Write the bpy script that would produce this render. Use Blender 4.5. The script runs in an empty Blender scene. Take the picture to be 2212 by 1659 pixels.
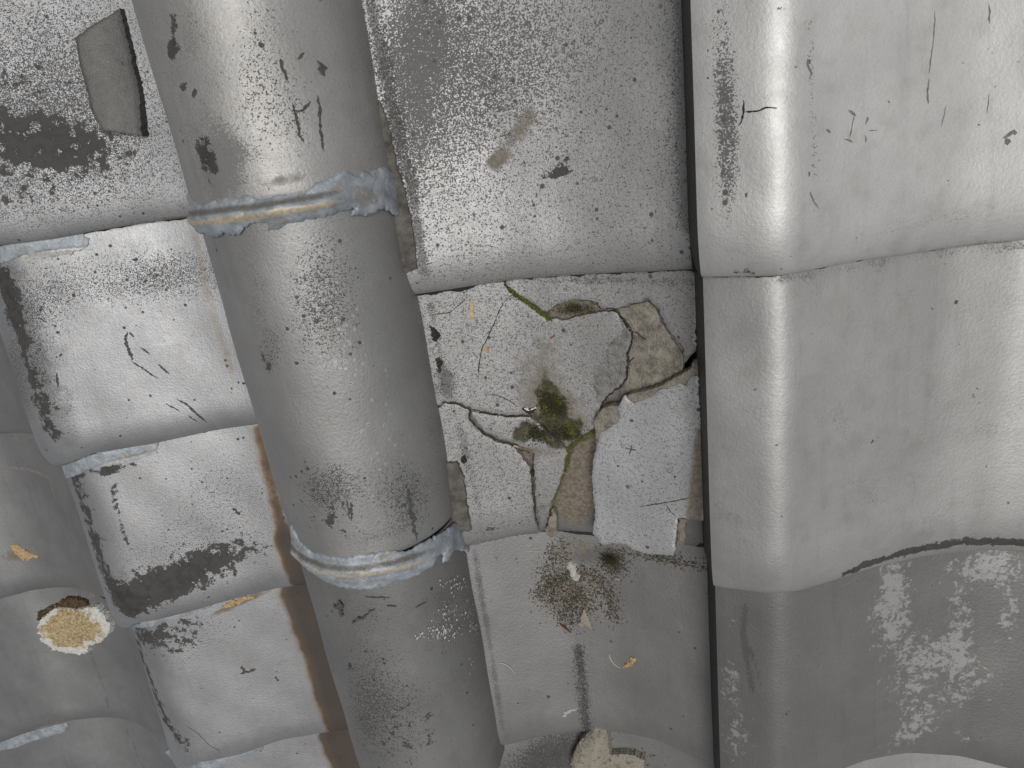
import bpy, math, random
import numpy as np
from mathutils import Matrix, Vector
from mathutils.geometry import delaunay_2d_cdt

random.seed(7); RNG = np.random.default_rng(7)
SC = bpy.context.scene
COL = SC.collection

# ------------------------------------------------------------------ camera
CA, CB, CC = 0.346502478, -0.422126297, 0.148120150
FPX, CAMH = 1408.0375, 0.459587
def _rot():
    a, b, c = CA, CB, CC
    Rx = np.array([[1, 0, 0], [0, np.cos(a), -np.sin(a)], [0, np.sin(a), np.cos(a)]])
    Ry = np.array([[np.cos(b), 0, np.sin(b)], [0, 1, 0], [-np.sin(b), 0, np.cos(b)]])
    Rz = np.array([[np.cos(c), -np.sin(c), 0], [np.sin(c), np.cos(c), 0], [0, 0, 1]])
    return Rz @ Rx @ Ry
M = _rot()
cd = bpy.data.cameras.new('camera'); cam = bpy.data.objects.new('camera', cd); COL.objects.link(cam)
mw = Matrix([list(r) for r in M.T]).to_4x4(); mw.translation = Vector((0, 0, CAMH))
cam.matrix_world = mw
cd.sensor_width = 36.0; cd.lens = 36.0 * FPX / 2212.0; cd.clip_start = 0.01; cd.clip_end = 200
SC.camera = cam

# ------------------------------------------------------------------ light
SUN_DIR = Vector((0.37, 0.16, 0.91)).normalized()
w = bpy.data.worlds.new('World'); SC.world = w; w.use_nodes = True
nt = w.node_tree; bg = nt.nodes['Background']
sky = nt.nodes.new('ShaderNodeTexSky'); sky.sky_type = 'NISHITA'; sky.sun_disc = False
sky.sun_elevation = math.asin(SUN_DIR.z); sky.sun_rotation = math.atan2(SUN_DIR.x, SUN_DIR.y)
sky.dust_density = 0.2; sky.air_density = 0.25; sky.ozone_density = 0.6
hs = nt.nodes.new('ShaderNodeHueSaturation'); hs.inputs['Saturation'].default_value = 0.22
nt.links.new(sky.outputs[0], hs.inputs['Color']); nt.links.new(hs.outputs[0], bg.inputs[0])
bg.inputs[1].default_value = 0.05
sl = bpy.data.lights.new('sun', 'SUN'); so = bpy.data.objects.new('sun', sl); COL.objects.link(so)
sl.energy = 1.5; sl.angle = math.radians(36); sl.color = (1.0, 0.975, 0.94)
so.rotation_euler = SUN_DIR.to_track_quat('Z', 'Y').to_euler(); so.location = SUN_DIR * 4
SC.view_settings.view_transform = 'Standard'; SC.view_settings.look = 'None'
SC.view_settings.gamma = 1.0; SC.view_settings.use_curve_mapping = False
SC.view_settings.exposure = 0.74
SC.render.film_transparent = False

# ------------------------------------------------------------------ tracing helpers
def ray(u, v): return M.T @ np.array([(u - 1106) / FPX, -(v - 829.5) / FPX, -1.0])
def trace(u, v, h):
    """point of the surface z = h(x, y) seen at photo position u, v"""
    if getattr(h, '__name__', '') == 'hcyl':
        c = cyl_hit(u, v); t = c[0] / AR; return np.array([AX + AR * math.sin(t), c[1], AZ + AR * math.cos(t)])
    d = ray(u, v); o = np.array([0, 0, CAMH]); z = 0.0
    for _ in range(25):
        t = (z - CAMH) / d[2]; p = o + t * d; z = 0.5 * z + 0.5 * float(h(p[0], p[1]))
    t = (z - CAMH) / d[2]; return o + t * d
def tline(pts, h): return np.array([trace(u, v, h) for u, v in pts])

def smooth_profile(pts, sig=0.012):
    pts = sorted(pts); X = np.linspace(pts[0][0], pts[-1][0], 1200)
    Z = np.interp(X, [p[0] for p in pts], [p[1] for p in pts])
    n = int(sig / (X[1] - X[0]) * 3); k = np.exp(-0.5 * (np.arange(-n, n + 1) / (n / 3.0)) ** 2); k /= k.sum()
    Zp = np.convolve(np.pad(Z, n, mode='reflect', reflect_type='odd'), k, 'valid')
    return lambda x: np.interp(x, X, Zp)

PL = smooth_profile([(-.905, -.06), (-.872, -.016), (-.85, .010), (-.82, .028), (-.79, .038), (-.765, .040), (-.745, .034), (-.727, .022),
                     (-.70, .008), (-.66, -.016), (-.612, -.043), (-.56, -.064), (-.5, -.075), (-.40, -.08)], .014)
PC = smooth_profile([(-.36, .05), (-.30, .034), (-.262, .021), (-.236, .006), (-.20, -.009), (-.15, -.0155), (-.115, -.014), (-.065, -.006), (-.03, .004), (.0, .012)], .010)
PR = smooth_profile([(-.075, .024), (-.05, .036), (-.028, .0395), (-.008, .0425), (.0, .0415), (.007, .037), (.018, .027), (.037, .0135), (.066, -.006), (.10, -.026), (.142, -.042),
                     (.19, -.048), (.24, -.040), (.30, -.01), (.34, .01)], .0065)
PF = smooth_profile([(-1.36, .05), (-1.30, .03), (-1.22, .004), (-1.165, -.02), (-1.13, -.043), (-1.095, -.058), (-1.05, -.066), (-.99, -.062), (-.93, -.045),
                     (-.88, -.026), (-.80, -.01)], .012)
S = 0.235; STEP = 0.020; RX = 0.040; DROP = 0.0150

# ------------------------------------------------------------------ tagging / linking
def tag(o, label=None, cat=None, group=None, kind=None):
    if label: o['label'] = label
    if cat: o['category'] = cat
    if group: o['group'] = group
    if kind: o['kind'] = kind
    return o
def mesh_obj(name, V, F, mat, parent=None, smooth=True, attrs=None):
    me = bpy.data.meshes.new(name)
    me.from_pydata([tuple(map(float, v)) for v in V] if not isinstance(V, np.ndarray) else V.tolist(), [], F)
    me.materials.append(mat); me.update()
    if smooth: me.polygons.foreach_set('use_smooth', [True] * len(me.polygons))
    if attrs:
        for k, a in attrs.items():
            at = me.attributes.new(k, 'FLOAT', 'POINT'); at.data.foreach_set('value', np.asarray(a, dtype=np.float32))
    o = bpy.data.objects.new(name, me); COL.objects.link(o)
    if parent is not None:
        o.parent = parent; o.matrix_parent_inverse = parent.matrix_world.inverted()
    return o
def empty(name, loc=(0, 0, 0)):
    o = bpy.data.objects.new(name, None); o.empty_display_size = .02; COL.objects.link(o)
    o.location = loc; o.matrix_world = Matrix.Translation(Vector([float(c) for c in loc])); return o

# ------------------------------------------------------------------ material node helper
class NB:
    def __init__(s, name):
        s.m = bpy.data.materials.new(name); s.m.use_nodes = True; s.t = s.m.node_tree
        s.b = s.t.nodes['Principled BSDF']; s.pos = s.n('ShaderNodeNewGeometry').outputs['Position']
    def n(s, ty, **k):
        x = s.t.nodes.new(ty)
        for a, v in k.items(): setattr(x, a, v)
        return x
    def put(s, sock, v):
        if hasattr(v, 'links'): s.t.links.new(v, sock)
        elif isinstance(v, (tuple, list)) and len(v) == 3 and sock.type == 'RGBA': sock.default_value = (*v, 1)
        else: sock.default_value = v
    def vec(s, scale=(1, 1, 1), off=(0, 0, 0), rot=0, src=None):
        x = s.n('ShaderNodeMapping'); s.put(x.inputs[0], s.pos if src is None else src)
        x.inputs['Scale'].default_value = scale; x.inputs['Location'].default_value = off; x.inputs['Rotation'].default_value = (0, 0, rot)
        return x.outputs[0]
    def noise(s, scale, detail=3, rough=.5, vec=None, dist=0):
        x = s.n('ShaderNodeTexNoise'); s.put(x.inputs['Vector'], s.pos if vec is None else vec)
        x.inputs['Scale'].default_value = scale; x.inputs['Detail'].default_value = detail
        x.inputs['Roughness'].default_value = rough; x.inputs['Distortion'].default_value = dist
        return x.outputs[0]
    def voro(s, scale, vec=None, rand=1.0):
        x = s.n('ShaderNodeTexVoronoi'); s.put(x.inputs['Vector'], s.pos if vec is None else vec)
        x.inputs['Scale'].default_value = scale; x.inputs['Randomness'].default_value = rand
        return x.outputs['Distance'], x.outputs['Color']
    def attr(s, name): x = s.n('ShaderNodeAttribute', attribute_name=name); return x.outputs['Fac']
    def ma(s, op, a, b=0.0, c=0.0, clamp=False):
        x = s.n('ShaderNodeMath', operation=op, use_clamp=clamp)
        for i, v in enumerate((a, b, c)): s.put(x.inputs[i], v)
        return x.outputs[0]
    def ss(s, v, a, b, lo=0.0, hi=1.0):
        x = s.n('ShaderNodeMapRange', interpolation_type='SMOOTHSTEP')
        s.put(x.inputs[0], v); s.put(x.inputs[1], a); s.put(x.inputs[2], b); s.put(x.inputs[3], lo); s.put(x.inputs[4], hi)
        return x.outputs[0]
    def mix(s, f, a, b):
        x = s.n('ShaderNodeMix', data_type='RGBA'); s.put(x.inputs[0], f); s.put(x.inputs[6], a); s.put(x.inputs[7], b); return x.outputs[2]
    def ramp(s, f, stops):
        x = s.n('ShaderNodeValToRGB'); e = x.color_ramp.elements
        while len(e) < len(stops): e.new(.5)
        for i, (p, c) in enumerate(stops): e[i].position = p; e[i].color = (*c, 1)
        s.put(x.inputs[0], f); return x.outputs[0]
    def bump(s, h, dist, strength=1.0, normal=None):
        x = s.n('ShaderNodeBump'); s.put(x.inputs['Height'], h); x.inputs['Distance'].default_value = dist; x.inputs['Strength'].default_value = strength
        if normal is not None: s.put(x.inputs['Normal'], normal)
        return x.outputs[0]
    def out(s, color, rough=.5, metal=0.0, normal=None, spec=.5):
        s.put(s.b.inputs['Base Color'], color); s.put(s.b.inputs['Roughness'], rough); s.put(s.b.inputs['Metallic'], metal)
        s.put(s.b.inputs['Specular IOR Level'], spec)
        if normal is not None: s.put(s.b.inputs['Normal'], normal)
        return s.m

ATTRS = ('peel', 'spk', 'mud', 'moss', 'rust', 'pale', 'film_shade')
def glaze(name, base=(.40, .41, .42), metal=.75, rough=.42, dark=(.030, .029, .0275), warm=(.30, .28, .25), seed=0.0, fine=0.0, spots=.0, crackle=0.0, grain=1.0, pitd=.8, rings=0):
    b = NB(name)
    off = (seed * 3.1, seed * 1.7, seed)
    v = b.vec(off=off)
    big = b.noise(14, 5, .6, v); mid = b.noise(95, 6, .68, v); fin = b.noise(760, 3, .6, v); ns = b.noise(330, 4, .62, v); nf = b.noise(820, 4, .66, v); vs = b.noise(60, 2, .5, v)
    # tone mottling of the silver skin
    mott = b.ss(big, .35, .68); col = b.mix(mott, tuple(c * .86 for c in base), base)
    col = b.mix(b.ma('MULTIPLY', b.ss(vs, .5, .75), .25), col, warm)
    col = b.mix(b.ma('MULTIPLY', b.ss(fin, .42, .66), .16 * grain), col, tuple(c * .45 for c in base))
    stk = b.noise(1.0, 5, .65, b.vec(scale=(110, 9, 60), off=off)); col = b.mix(b.ma('MULTIPLY', b.ss(stk, .50, .74), .20), col, tuple(c * .5 for c in base))
    # fine pitting
    spk = b.ma('ADD', b.attr('spk'), fine)
    th = b.ma('SUBTRACT', .66, b.ma('MULTIPLY', spk, .20))
    pit = b.ss(b.ma('SUBTRACT', b.ma('ADD', b.ma('MULTIPLY', nf, .72), b.ma('MULTIPLY', ns, .28)), th), 0.0, .035)
    # round spots
    d, c = b.voro(150, v); sep = b.n('ShaderNodeSeparateColor'); b.put(sep.inputs[0], c)
    rr = b.ma('MULTIPLY', b.ma('POWER', sep.outputs[0], 2.2), .31)
    dd = b.ma('ADD', d, b.ma('MULTIPLY', b.ma('SUBTRACT', nf, .5), .30))
    gate = b.ss(b.ma('SUBTRACT', b.ma('ADD', b.ma('MULTIPLY', spk, .75), spots), sep.outputs[1]), 0.0, .05)
    spot = b.ma('MULTIPLY', b.ss(b.ma('SUBTRACT', rr, dd), 0.0, .06), gate)
    # flaked patches
    peel = b.attr('peel')
    pv = b.ma('ADD', b.ma('ADD', b.ma('MULTIPLY', mid, 1.5), b.ma('ADD', b.ma('MULTIPLY', nf, .45), -.475)), b.ma('MULTIPLY', peel, .46))
    patch = b.ss(pv, .78, .85)
    dk = b.ma('MAXIMUM', b.ma('MAXIMUM', b.ma('MULTIPLY', pit, pitd), b.ma('MULTIPLY', spot, .85)), b.ma('MULTIPLY', patch, .93), clamp=True)
    darkc = b.mix(b.ss(mid, .4, .6), dark, tuple(c * 1.7 for c in dark))
    # film: grey dirt, plus shade painted on flanks and below laps
    fm = b.ma('ADD', b.ma('MULTIPLY', b.attr('film_shade'), .62), b.ma('ADD', b.ma('MULTIPLY', b.ma('SUBTRACT', nf, .5), 1.5), b.ma('MULTIPLY', b.ma('SUBTRACT', b.noise(45, 5, .65, v), .5), .9))); film_shade = b.ma('MULTIPLY', b.ss(fm, .22, .55), b.ss(b.attr('film_shade'), .02, .25))
    col = b.mix(b.ma('MULTIPLY', film_shade, .85, clamp=True), col, tuple(min(.15, c * .38) for c in base))
    col = b.mix(dk, col, darkc)
    if crackle:
        x = b.n('ShaderNodeTexVoronoi', feature='DISTANCE_TO_EDGE'); b.put(x.inputs['Vector'], b.vec(off=off)); x.inputs['Scale'].default_value = 420
        ck = b.ma('MULTIPLY', b.ss(x.outputs[0], .10, .02), b.ss(b.noise(45, 4, .6, v), .55, .68))
        col = b.mix(b.ma('MULTIPLY', ck, crackle), col, (.10, .095, .085))
    # pinhole rings
    if rings:
        d3, c3 = b.voro(230, v); s3 = b.n('ShaderNodeSeparateColor'); b.put(s3.inputs[0], c3)
        g3 = b.ss(b.ma('SUBTRACT', b.ma('ADD', b.attr('pale'), -.05), s3.outputs[2]), 0.0, .05)
        d3 = b.ma('ADD', d3, b.ma('MULTIPLY', b.ma('SUBTRACT', ns, .5), .5))
        col = b.mix(b.ma('MULTIPLY', b.ma('MULTIPLY', b.ss(d3, .40, .28), g3), .5), col, (.50, .49, .47))
        col = b.mix(b.ma('MULTIPLY', b.ss(d3, .10, .06), b.ss(b.attr('pale'), .02, .2)), col, dark)
    # pale crust
    pa = b.attr('pale'); lace = b.noise(170, 8, .78, v, .25); pm = b.ma('MULTIPLY', b.ss(b.ma('ADD', b.ma('ADD', b.ma('MULTIPLY', mid, .35), b.ma('MULTIPLY', pa, .26)), b.ma('MULTIPLY', lace, 1.7)), 1.28, 1.36), b.ss(pa, .05, .2))
    if not rings: col = b.mix(b.ma('MULTIPLY', pm, .8), col, (.40, .40, .40) if base[0] < .3 else (.42, .42, .42))
    # mud, moss, rust
    mu = b.ma('MULTIPLY', b.attr('mud'), 1.0); mm = b.ss(b.ma('ADD', mu, b.ma('MULTIPLY', b.ma('SUBTRACT', mid, .5), .9)), .30, .72)
    mudc = b.mix(b.ss(ns, .35, .65), (.13, .11, .085), (.23, .198, .155)); col = b.mix(b.ma('MULTIPLY', mm, .9), col, mudc)
    ru = b.attr('rust'); rm = b.ma('MULTIPLY', b.ss(b.ma('ADD', ru, b.ma('MULTIPLY', b.ma('SUBTRACT', b.noise(34, 6, .7, v), .5), .40)), .0, 1.0), b.ss(ru, .02, .2))
    rc = b.ramp(b.ma('ADD', b.ma('MULTIPLY', rm, .75), b.ma('MULTIPLY', b.ma('SUBTRACT', big, .5), .9)), [(0.0, (.28, .25, .19)), (.14, (.20, .125, .062)), (.32, (.095, .064, .042)), (.8, (.05, .038, .03))])
    col = b.mix(b.ma('MULTIPLY', b.ss(rm, 0.0, .40), .93), col, rc)
    mo = b.attr('moss'); mk = b.ss(b.ma('ADD', mo, b.ma('MULTIPLY', b.ma('SUBTRACT', mid, .5), 1.1)), .30, .58)
    moc = b.ramp(b.noise(160, 4, .6, v), [(.3, (.028, .026, .018)), (.5, (.052, .05, .026)), (.68, (.10, .105, .035))]); col = b.mix(b.ma('MULTIPLY', mk, .92), col, moc)
    stain = b.ma('MAXIMUM', b.ma('MAXIMUM', mm, rm), mk, clamp=True)
    cover = b.ma('MAXIMUM', stain, b.ma('MAXIMUM', dk, film_shade), clamp=True)
    met = b.ma('MULTIPLY', b.ma('SUBTRACT', 1.0, cover, clamp=True), metal)
    rgh = b.ma('ADD', b.ma('ADD', rough, b.ma('MULTIPLY', cover, .22)), b.ma('MULTIPLY', b.ma('SUBTRACT', mid, .5), .22))
    h = b.ma('ADD', b.ma('ADD', b.ma('MULTIPLY', fin, .35 * grain), b.ma('MULTIPLY', b.noise(430, 3, .55, v), .8 * grain)), b.ma('MULTIPLY', dk, -.55))
    h = b.ma('ADD', h, b.ma('MULTIPLY', stain, b.ma('MULTIPLY', ns, 1.6)))
    b.put(b.b.inputs['Specular IOR Level'], b.ma('SUBTRACT', .5, b.ma('MULTIPLY', cover, .3)))
    m_ = b.out(col, rgh, met, b.bump(h, .0007, .5))
    b.put(b.b.inputs['Specular IOR Level'], b.ma('SUBTRACT', .5, b.ma('MULTIPLY', cover, .3))); return m_

MAT = {}
def gm(key, **k):
    if key not in MAT: MAT[key] = glaze(key, **k)
    return MAT[key]

def simple(name, c1, c2, scale=200, rough=.8, bump=.0008, metal=0.0, detail=5, c3=None):
    b = NB(name); n = b.noise(scale, detail, .62); st = [(.32, c1), (.66, c2)]
    if c3: st = [(.3, c1), (.5, c2), (.7, c3)]
    return b.out(b.ramp(n, st), rough, metal, b.bump(b.ma('ADD', n, b.noise(scale * 4, 3, .6)), bump, .8))
MAT['body'] = simple('tile_body', (.10, .095, .088), (.17, .16, .148), 300, .85)
MAT['clay'] = simple('broken_clay', (.11, .098, .082), (.25, .228, .19), 140, .88, .0024, c3=(.34, .315, .27))
MAT['clay_grey'] = simple('spalled_glaze', (.14, .135, .125), (.27, .262, .25), 150, .7, .0035, c3=(.36, .35, .335))
MAT['black'] = simple('gap_black', (.006, .006, .006), (.02, .02, .018), 100, .95)
MAT['crack'] = simple('crack_dirt_shade', (.012, .011, .010), (.04, .036, .03), 400, .95)  # dirt in cracks; also paints the shade in laps and seams
MAT['scratch'] = simple('scratch_grey', (.05, .05, .052), (.11, .11, .11), 400, .8)
MAT['scratch_pale'] = simple('scratch_pale', (.13, .13, .13), (.25, .25, .245), 500, .8)
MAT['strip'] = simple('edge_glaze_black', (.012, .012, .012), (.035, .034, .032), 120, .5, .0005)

# ------------------------------------------------------------------ stain masks
def mask_eval(blobs, h, x, y):
    """blobs traced on the photo: (attr, u, v, ru, rv, amp[, deg]) or (attr, [(u,v)..], width, amp)"""
    out = {k: np.zeros_like(x) for k in ATTRS}
    for bb in blobs:
        if isinstance(bb[1], list):
            k, pts, wd, amp = bb[:4]; P = tline(pts, h)[:, :2]
            wd = wd * (CAMH - trace(pts[0][0], pts[0][1], h)[2]) / FPX * 1.12
            D = np.full_like(x, 9.0)
            for a, b_ in zip(P[:-1], P[1:]):
                ab = b_ - a; t = np.clip(((x - a[0]) * ab[0] + (y - a[1]) * ab[1]) / (ab @ ab), 0, 1)
                D = np.minimum(D, np.hypot(x - a[0] - t * ab[0], y - a[1] - t * ab[1]))
            out[k] += amp * np.exp(-(D / wd) ** 2)
        else:
            k, u, v, ru, rv, amp = bb[:6]; an = math.radians(bb[6] if len(bb) > 6 else 0)
            c3 = trace(u, v, h); c = c3[:2]; hp = lambda x, y: c3[2]; e1 = trace(u + ru * math.cos(an), v + ru * math.sin(an), hp)[:2] - c
            e2 = trace(u - rv * math.sin(an), v + rv * math.cos(an), hp)[:2] - c
            inv = np.linalg.inv(np.array([e1, e2]).T); a = inv[0, 0] * (x - c[0]) + inv[0, 1] * (y - c[1]); b_ = inv[1, 0] * (x - c[0]) + inv[1, 1] * (y - c[1])
            out[k] += amp * np.exp(-(a * a + b_ * b_) ** 1.3)
    return out

def wob(x, y, amp=.0006, s=0):
    return amp * (np.sin(37 * x + 11 * y + s) + .7 * np.sin(-23 * x + 41 * y + 2.1 * s) + .5 * np.sin(83 * x + 60 * y + .7 * s))

# ------------------------------------------------------------------ wave tile
TILES = []
class Tile:
    def __init__(t, P, edge, yf=None, seed=0, step=STEP, length=S + .05, drop=DROP, rx=RX, nose=0.0):
        t.P = P; t.seed = seed; t.step = step; t.length = length; t.drop = drop; t.rx = rx
        if edge is not None:
            E_ = tline(edge, lambda x, y: P(x) - .8 * drop); E_ = E_[np.argsort(E_[:, 0])]; t.ex, t.ey = E_[:, 0], E_[:, 1]
        else: t.ex, t.ey = np.array([-2., 2.]), np.array([yf, yf])
    def yf(t, x): return np.interp(x, t.ex, t.ey)
    def h(t, x, y, lip=True):
        w_ = y - t.yf(x); z = t.P(x) - t.step * w_ / S + wob(x, y, .0005, t.seed)
        if lip:
            q = np.clip(1 - w_ / t.rx, 0, 1); z = z - t.drop * (1 - np.clip(1 - q ** 2.2, 0, 1) ** .58)
        return z
    def build(t, name, label, xl, xr, mat, blobs=(), nu=130, res=.0021, left_drop=.014, group=None, cat='roof tile', rightdrop=.014, frontskirt=.012, leftlean=0.0):
        root = empty(name, (float(np.mean([xl, xr])), float(t.yf((xl + xr) / 2)) + .1, float(t.P((xl + xr) / 2)) - .02))
        tag(root, label, cat, group); root['tid'] = id(t) % 10 ** 6
        u = np.linspace(0, 1, nu); ws = np.concatenate([t.rx * (1 - np.cos(np.linspace(0, math.pi / 2, 16))), np.arange(t.rx + res, t.length, res)])
        X = xl + u * (xr - xl); YY = t.yf(X)[None, :] + ws[:, None]; XX = np.repeat(X[None, :], len(ws), 0)
        ZZ = t.h(XX, YY)
        nr, nc = XX.shape; V = np.stack([XX, YY, ZZ], -1).reshape(-1, 3)
        idx = np.arange(nr * nc).reshape(nr, nc)
        F = np.stack([idx[:-1, :-1], idx[:-1, 1:], idx[1:, 1:], idx[1:, :-1]], -1).reshape(-1, 4).tolist()
        at = mask_eval(blobs, t.h, V[:, 0], V[:, 1])
        mesh_obj('glazed_face', V, F, mat, root, True, at)
        # clay edges of the tile, hanging below the glazed face
        VV = []; FF = []
        def skirt(line, dx, dy, dz):
            n0 = len(VV); n = len(line)
            for p in line: VV.append(p)
            for p in line: VV.append((p[0] + dx, p[1] + dy, p[2] - dz))
            for i in range(n - 1): FF.append((n0 + i, n0 + i + 1, n0 + n + i + 1, n0 + n + i))
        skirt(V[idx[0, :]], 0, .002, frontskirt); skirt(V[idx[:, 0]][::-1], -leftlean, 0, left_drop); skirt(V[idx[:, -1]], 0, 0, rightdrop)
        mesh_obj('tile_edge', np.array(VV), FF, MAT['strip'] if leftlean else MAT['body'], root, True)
        TILES.append(t); return root

def ribbon(name, pts, width, h, mat, parent, lift=.00025, jag=.35, taper=True, step=.0012, sink=None):
    """thin dark crack or scratch traced on a surface; widths in metres"""
    P = tline(pts, h)[:, :2]; seg = np.linalg.norm(np.diff(P, axis=0), axis=1); L = np.concatenate([[0], np.cumsum(seg)])
    n = max(4, int(L[-1] / step)); s = np.linspace(0, L[-1], n); X = np.interp(s, L, P[:, 0]); Y = np.interp(s, L, P[:, 1])
    tx = np.gradient(X); ty = np.gradient(Y); ll = np.hypot(tx, ty) + 1e-9; nx, ny = -ty / ll, tx / ll
    wv = RNG.normal(0, 1, n); wv = np.convolve(wv, [.25, .5, .25], 'same'); X = X + nx * wv * width * jag; Y = Y + ny * wv * width * jag
    ww = width * .5 * (1 + .5 * RNG.uniform(-1, 1, n))
    if taper: ww = ww * np.clip(np.minimum(np.arange(n), np.arange(n)[::-1]) / (n * .18) + .12, 0, 1)
    V = []; F = []
    for i in range(n):
        for sgn in (-1, 1):
            a, b_ = X[i] + sgn * nx[i] * ww[i], Y[i] + sgn * ny[i] * ww[i]; V.append((a, b_, float(h(a, b_)) + lift))
    for i in range(n - 1): F.append((2 * i, 2 * i + 1, 2 * i + 3, 2 * i + 2))
    return mesh_obj(name, V, F, mat, parent, True)

def rough_loop(P, amp, step, rng=RNG):
    """densify a closed outline and roughen it"""
    out = []; n = len(P)
    for i in range(n):
        a, b_ = P[i], P[(i + 1) % n]; L = np.linalg.norm(b_ - a); k = max(1, int(L / step))
        nrm = np.array([-(b_ - a)[1], (b_ - a)[0]]) / (L + 1e-9)
        for j in range(k):
            q = a + (b_ - a) * j / k
            out.append(q + nrm * rng.normal(0, amp) * (0.3 if j == 0 else 1))
    return np.array(out)

def plate(name, pts, h, mat, parent, thick=.01, lift=0.0, res=.0025, amp=.0005, step=.0022, blobs=(), hblob=None, edge_mat='clay', tilt=None, curl=0.0, zfun=None, bevel=.0006, raw=False, edge_name='broken_edge', shrink=0.0):
    """a shard with the outline traced on surface h: top sheet that follows the curve of the surface, broken sides"""
    P = (np.array(pts)[:, :2] if raw else tline(pts, lambda x, y: h(x, y) + lift)[:, :2]); Lp = rough_loop(P, amp, step)
    ar = 0.5 * np.sum(Lp[:, 0] * np.roll(Lp[:, 1], -1) - np.roll(Lp[:, 0], -1) * Lp[:, 1])
    if ar < 0: Lp = Lp[::-1]
    if shrink:
        tg = np.roll(Lp, -2, 0) - np.roll(Lp, 2, 0); tg /= np.linalg.norm(tg, axis=1)[:, None] + 1e-9; Lp = Lp + np.stack([-tg[:, 1], tg[:, 0]], 1) * shrink
    n = len(Lp); x0, y0 = Lp.min(0); x1, y1 = Lp.max(0)
    gx, gy = np.meshgrid(np.arange(x0, x1, res), np.arange(y0, y1, res)); gx[1::2] += res / 2
    g = np.stack([gx.ravel(), gy.ravel()], 1) + RNG.uniform(-.15, .15, (gx.size, 2)) * res
    # inside test
    ins = np.zeros(len(g), bool); dmin = np.full(len(g), 9.)
    for a, b_ in zip(Lp, np.roll(Lp, -1, 0)):
        c1 = (a[1] > g[:, 1]) != (b_[1] > g[:, 1])
        with np.errstate(divide='ignore', invalid='ignore'):
            xi = (b_[0] - a[0]) * (g[:, 1] - a[1]) / (b_[1] - a[1]) + a[0]
        ins ^= c1 & (g[:, 0] < xi)
        ab = b_ - a; t = np.clip(((g - a) @ ab) / (ab @ ab + 1e-12), 0, 1); dmin = np.minimum(dmin, np.linalg.norm(g - a - t[:, None] * ab, axis=1))
    keep = ins & (dmin > res * .35); g = g[keep]; dm = dmin[keep]
    allp = [Vector(map(float, p)) for p in np.concatenate([Lp, g])]
    vo, eo, fo, ov, _, _ = delaunay_2d_cdt(allp, [(i, (i + 1) % n) for i in range(n)], [], 1, 1e-7)
    A = np.array([(v.x, v.y) for v in vo])
    Z = h(A[:, 0], A[:, 1]) + lift
    if zfun is not None: Z = Z + zfun(A[:, 0], A[:, 1])
    if tilt is not None:
        c = Lp.mean(0); Z = Z + tilt[0] * (A[:, 0] - c[0]) + tilt[1] * (A[:, 1] - c[1])
    loopidx = [None] * n
    for vi, orig in enumerate(ov):
        for o_ in orig:
            if o_ < n: loopidx[o_] = vi
    for i in range(n):
        if loopidx[i] is None: loopidx[i] = int(np.argmin(np.hypot(A[:, 0] - Lp[i, 0], A[:, 1] - Lp[i, 1])))
    Z[loopidx] -= bevel
    V = np.column_stack([A, Z]); F = [tuple(f) for f in fo]
    # orient up
    F2 = []
    for f in F:
        p, q, r = V[f[0]], V[f[1]], V[f[2]]
        F2.append(f if (q[0] - p[0]) * (r[1] - p[1]) - (q[1] - p[1]) * (r[0] - p[0]) > 0 else f[::-1])
    at = mask_eval(blobs, h, A[:, 0], A[:, 1])
    o = mesh_obj(name, V, F2, mat, parent, True, at)
    if thick:
        VV = []; FF = []; nl = 3
        for k in range(nl + 1):
            for i in loopidx:
                p = V[i]; j = RNG.normal(0, amp * .35, 2) if 0 < k else np.zeros(2)
                VV.append((p[0] + j[0], p[1] + j[1], p[2] - thick * k / nl))
        for k in range(nl):
            for i in range(n):
                j = (i + 1) % n; FF.append((k * n + i, (k + 1) * n + i, (k + 1) * n + j, k * n + j))
        e = mesh_obj(edge_name, VV, FF, MAT[edge_mat], o if parent is not None else o, False)
        if parent is None: pass
    return o
# crops used while tracing the photograph: origin and scale of each close view
def cv(o, pts):
    ox, oy, k = {'2': (918, 594, .1709), '3': (1188, 594, .1709), '4': (918, 864, .1709), '5': (1215, 864, .1709), '6': (1161, 1053, .1709),
                 'A': (0, 0, .3418), 'B': (728, 0, .3418), 'C': (1456, 0, .3418), 'D': (0, 540, .3418), 'E': (0, 1092, .3418), 'G': (728, 1092, .3418), 'H': (1456, 1092, .3418), 'I': (1456, 540, .3418),
                 'J1': (378, 324, .2441), 'J2': (594, 1053, .2441)}[o]
    return [(ox + k * a, oy + k * b) for a, b in pts]
def to_xy(items, h):
    out = []
    for it in items:
        out.append((it[1], it[2]) if it[0] == 'xy' else tuple(trace(it[0], it[1], h)[:2]))
    return out
def shard(name, label, cat, items, h, mat, group=None, lift=0.0, **k):
    P = to_xy(items, lambda x, y: h(x, y) + lift)
    o = plate(name, P, h, mat, None, lift=lift, raw=True, **k); tag(o, label, cat, group); return o

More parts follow.
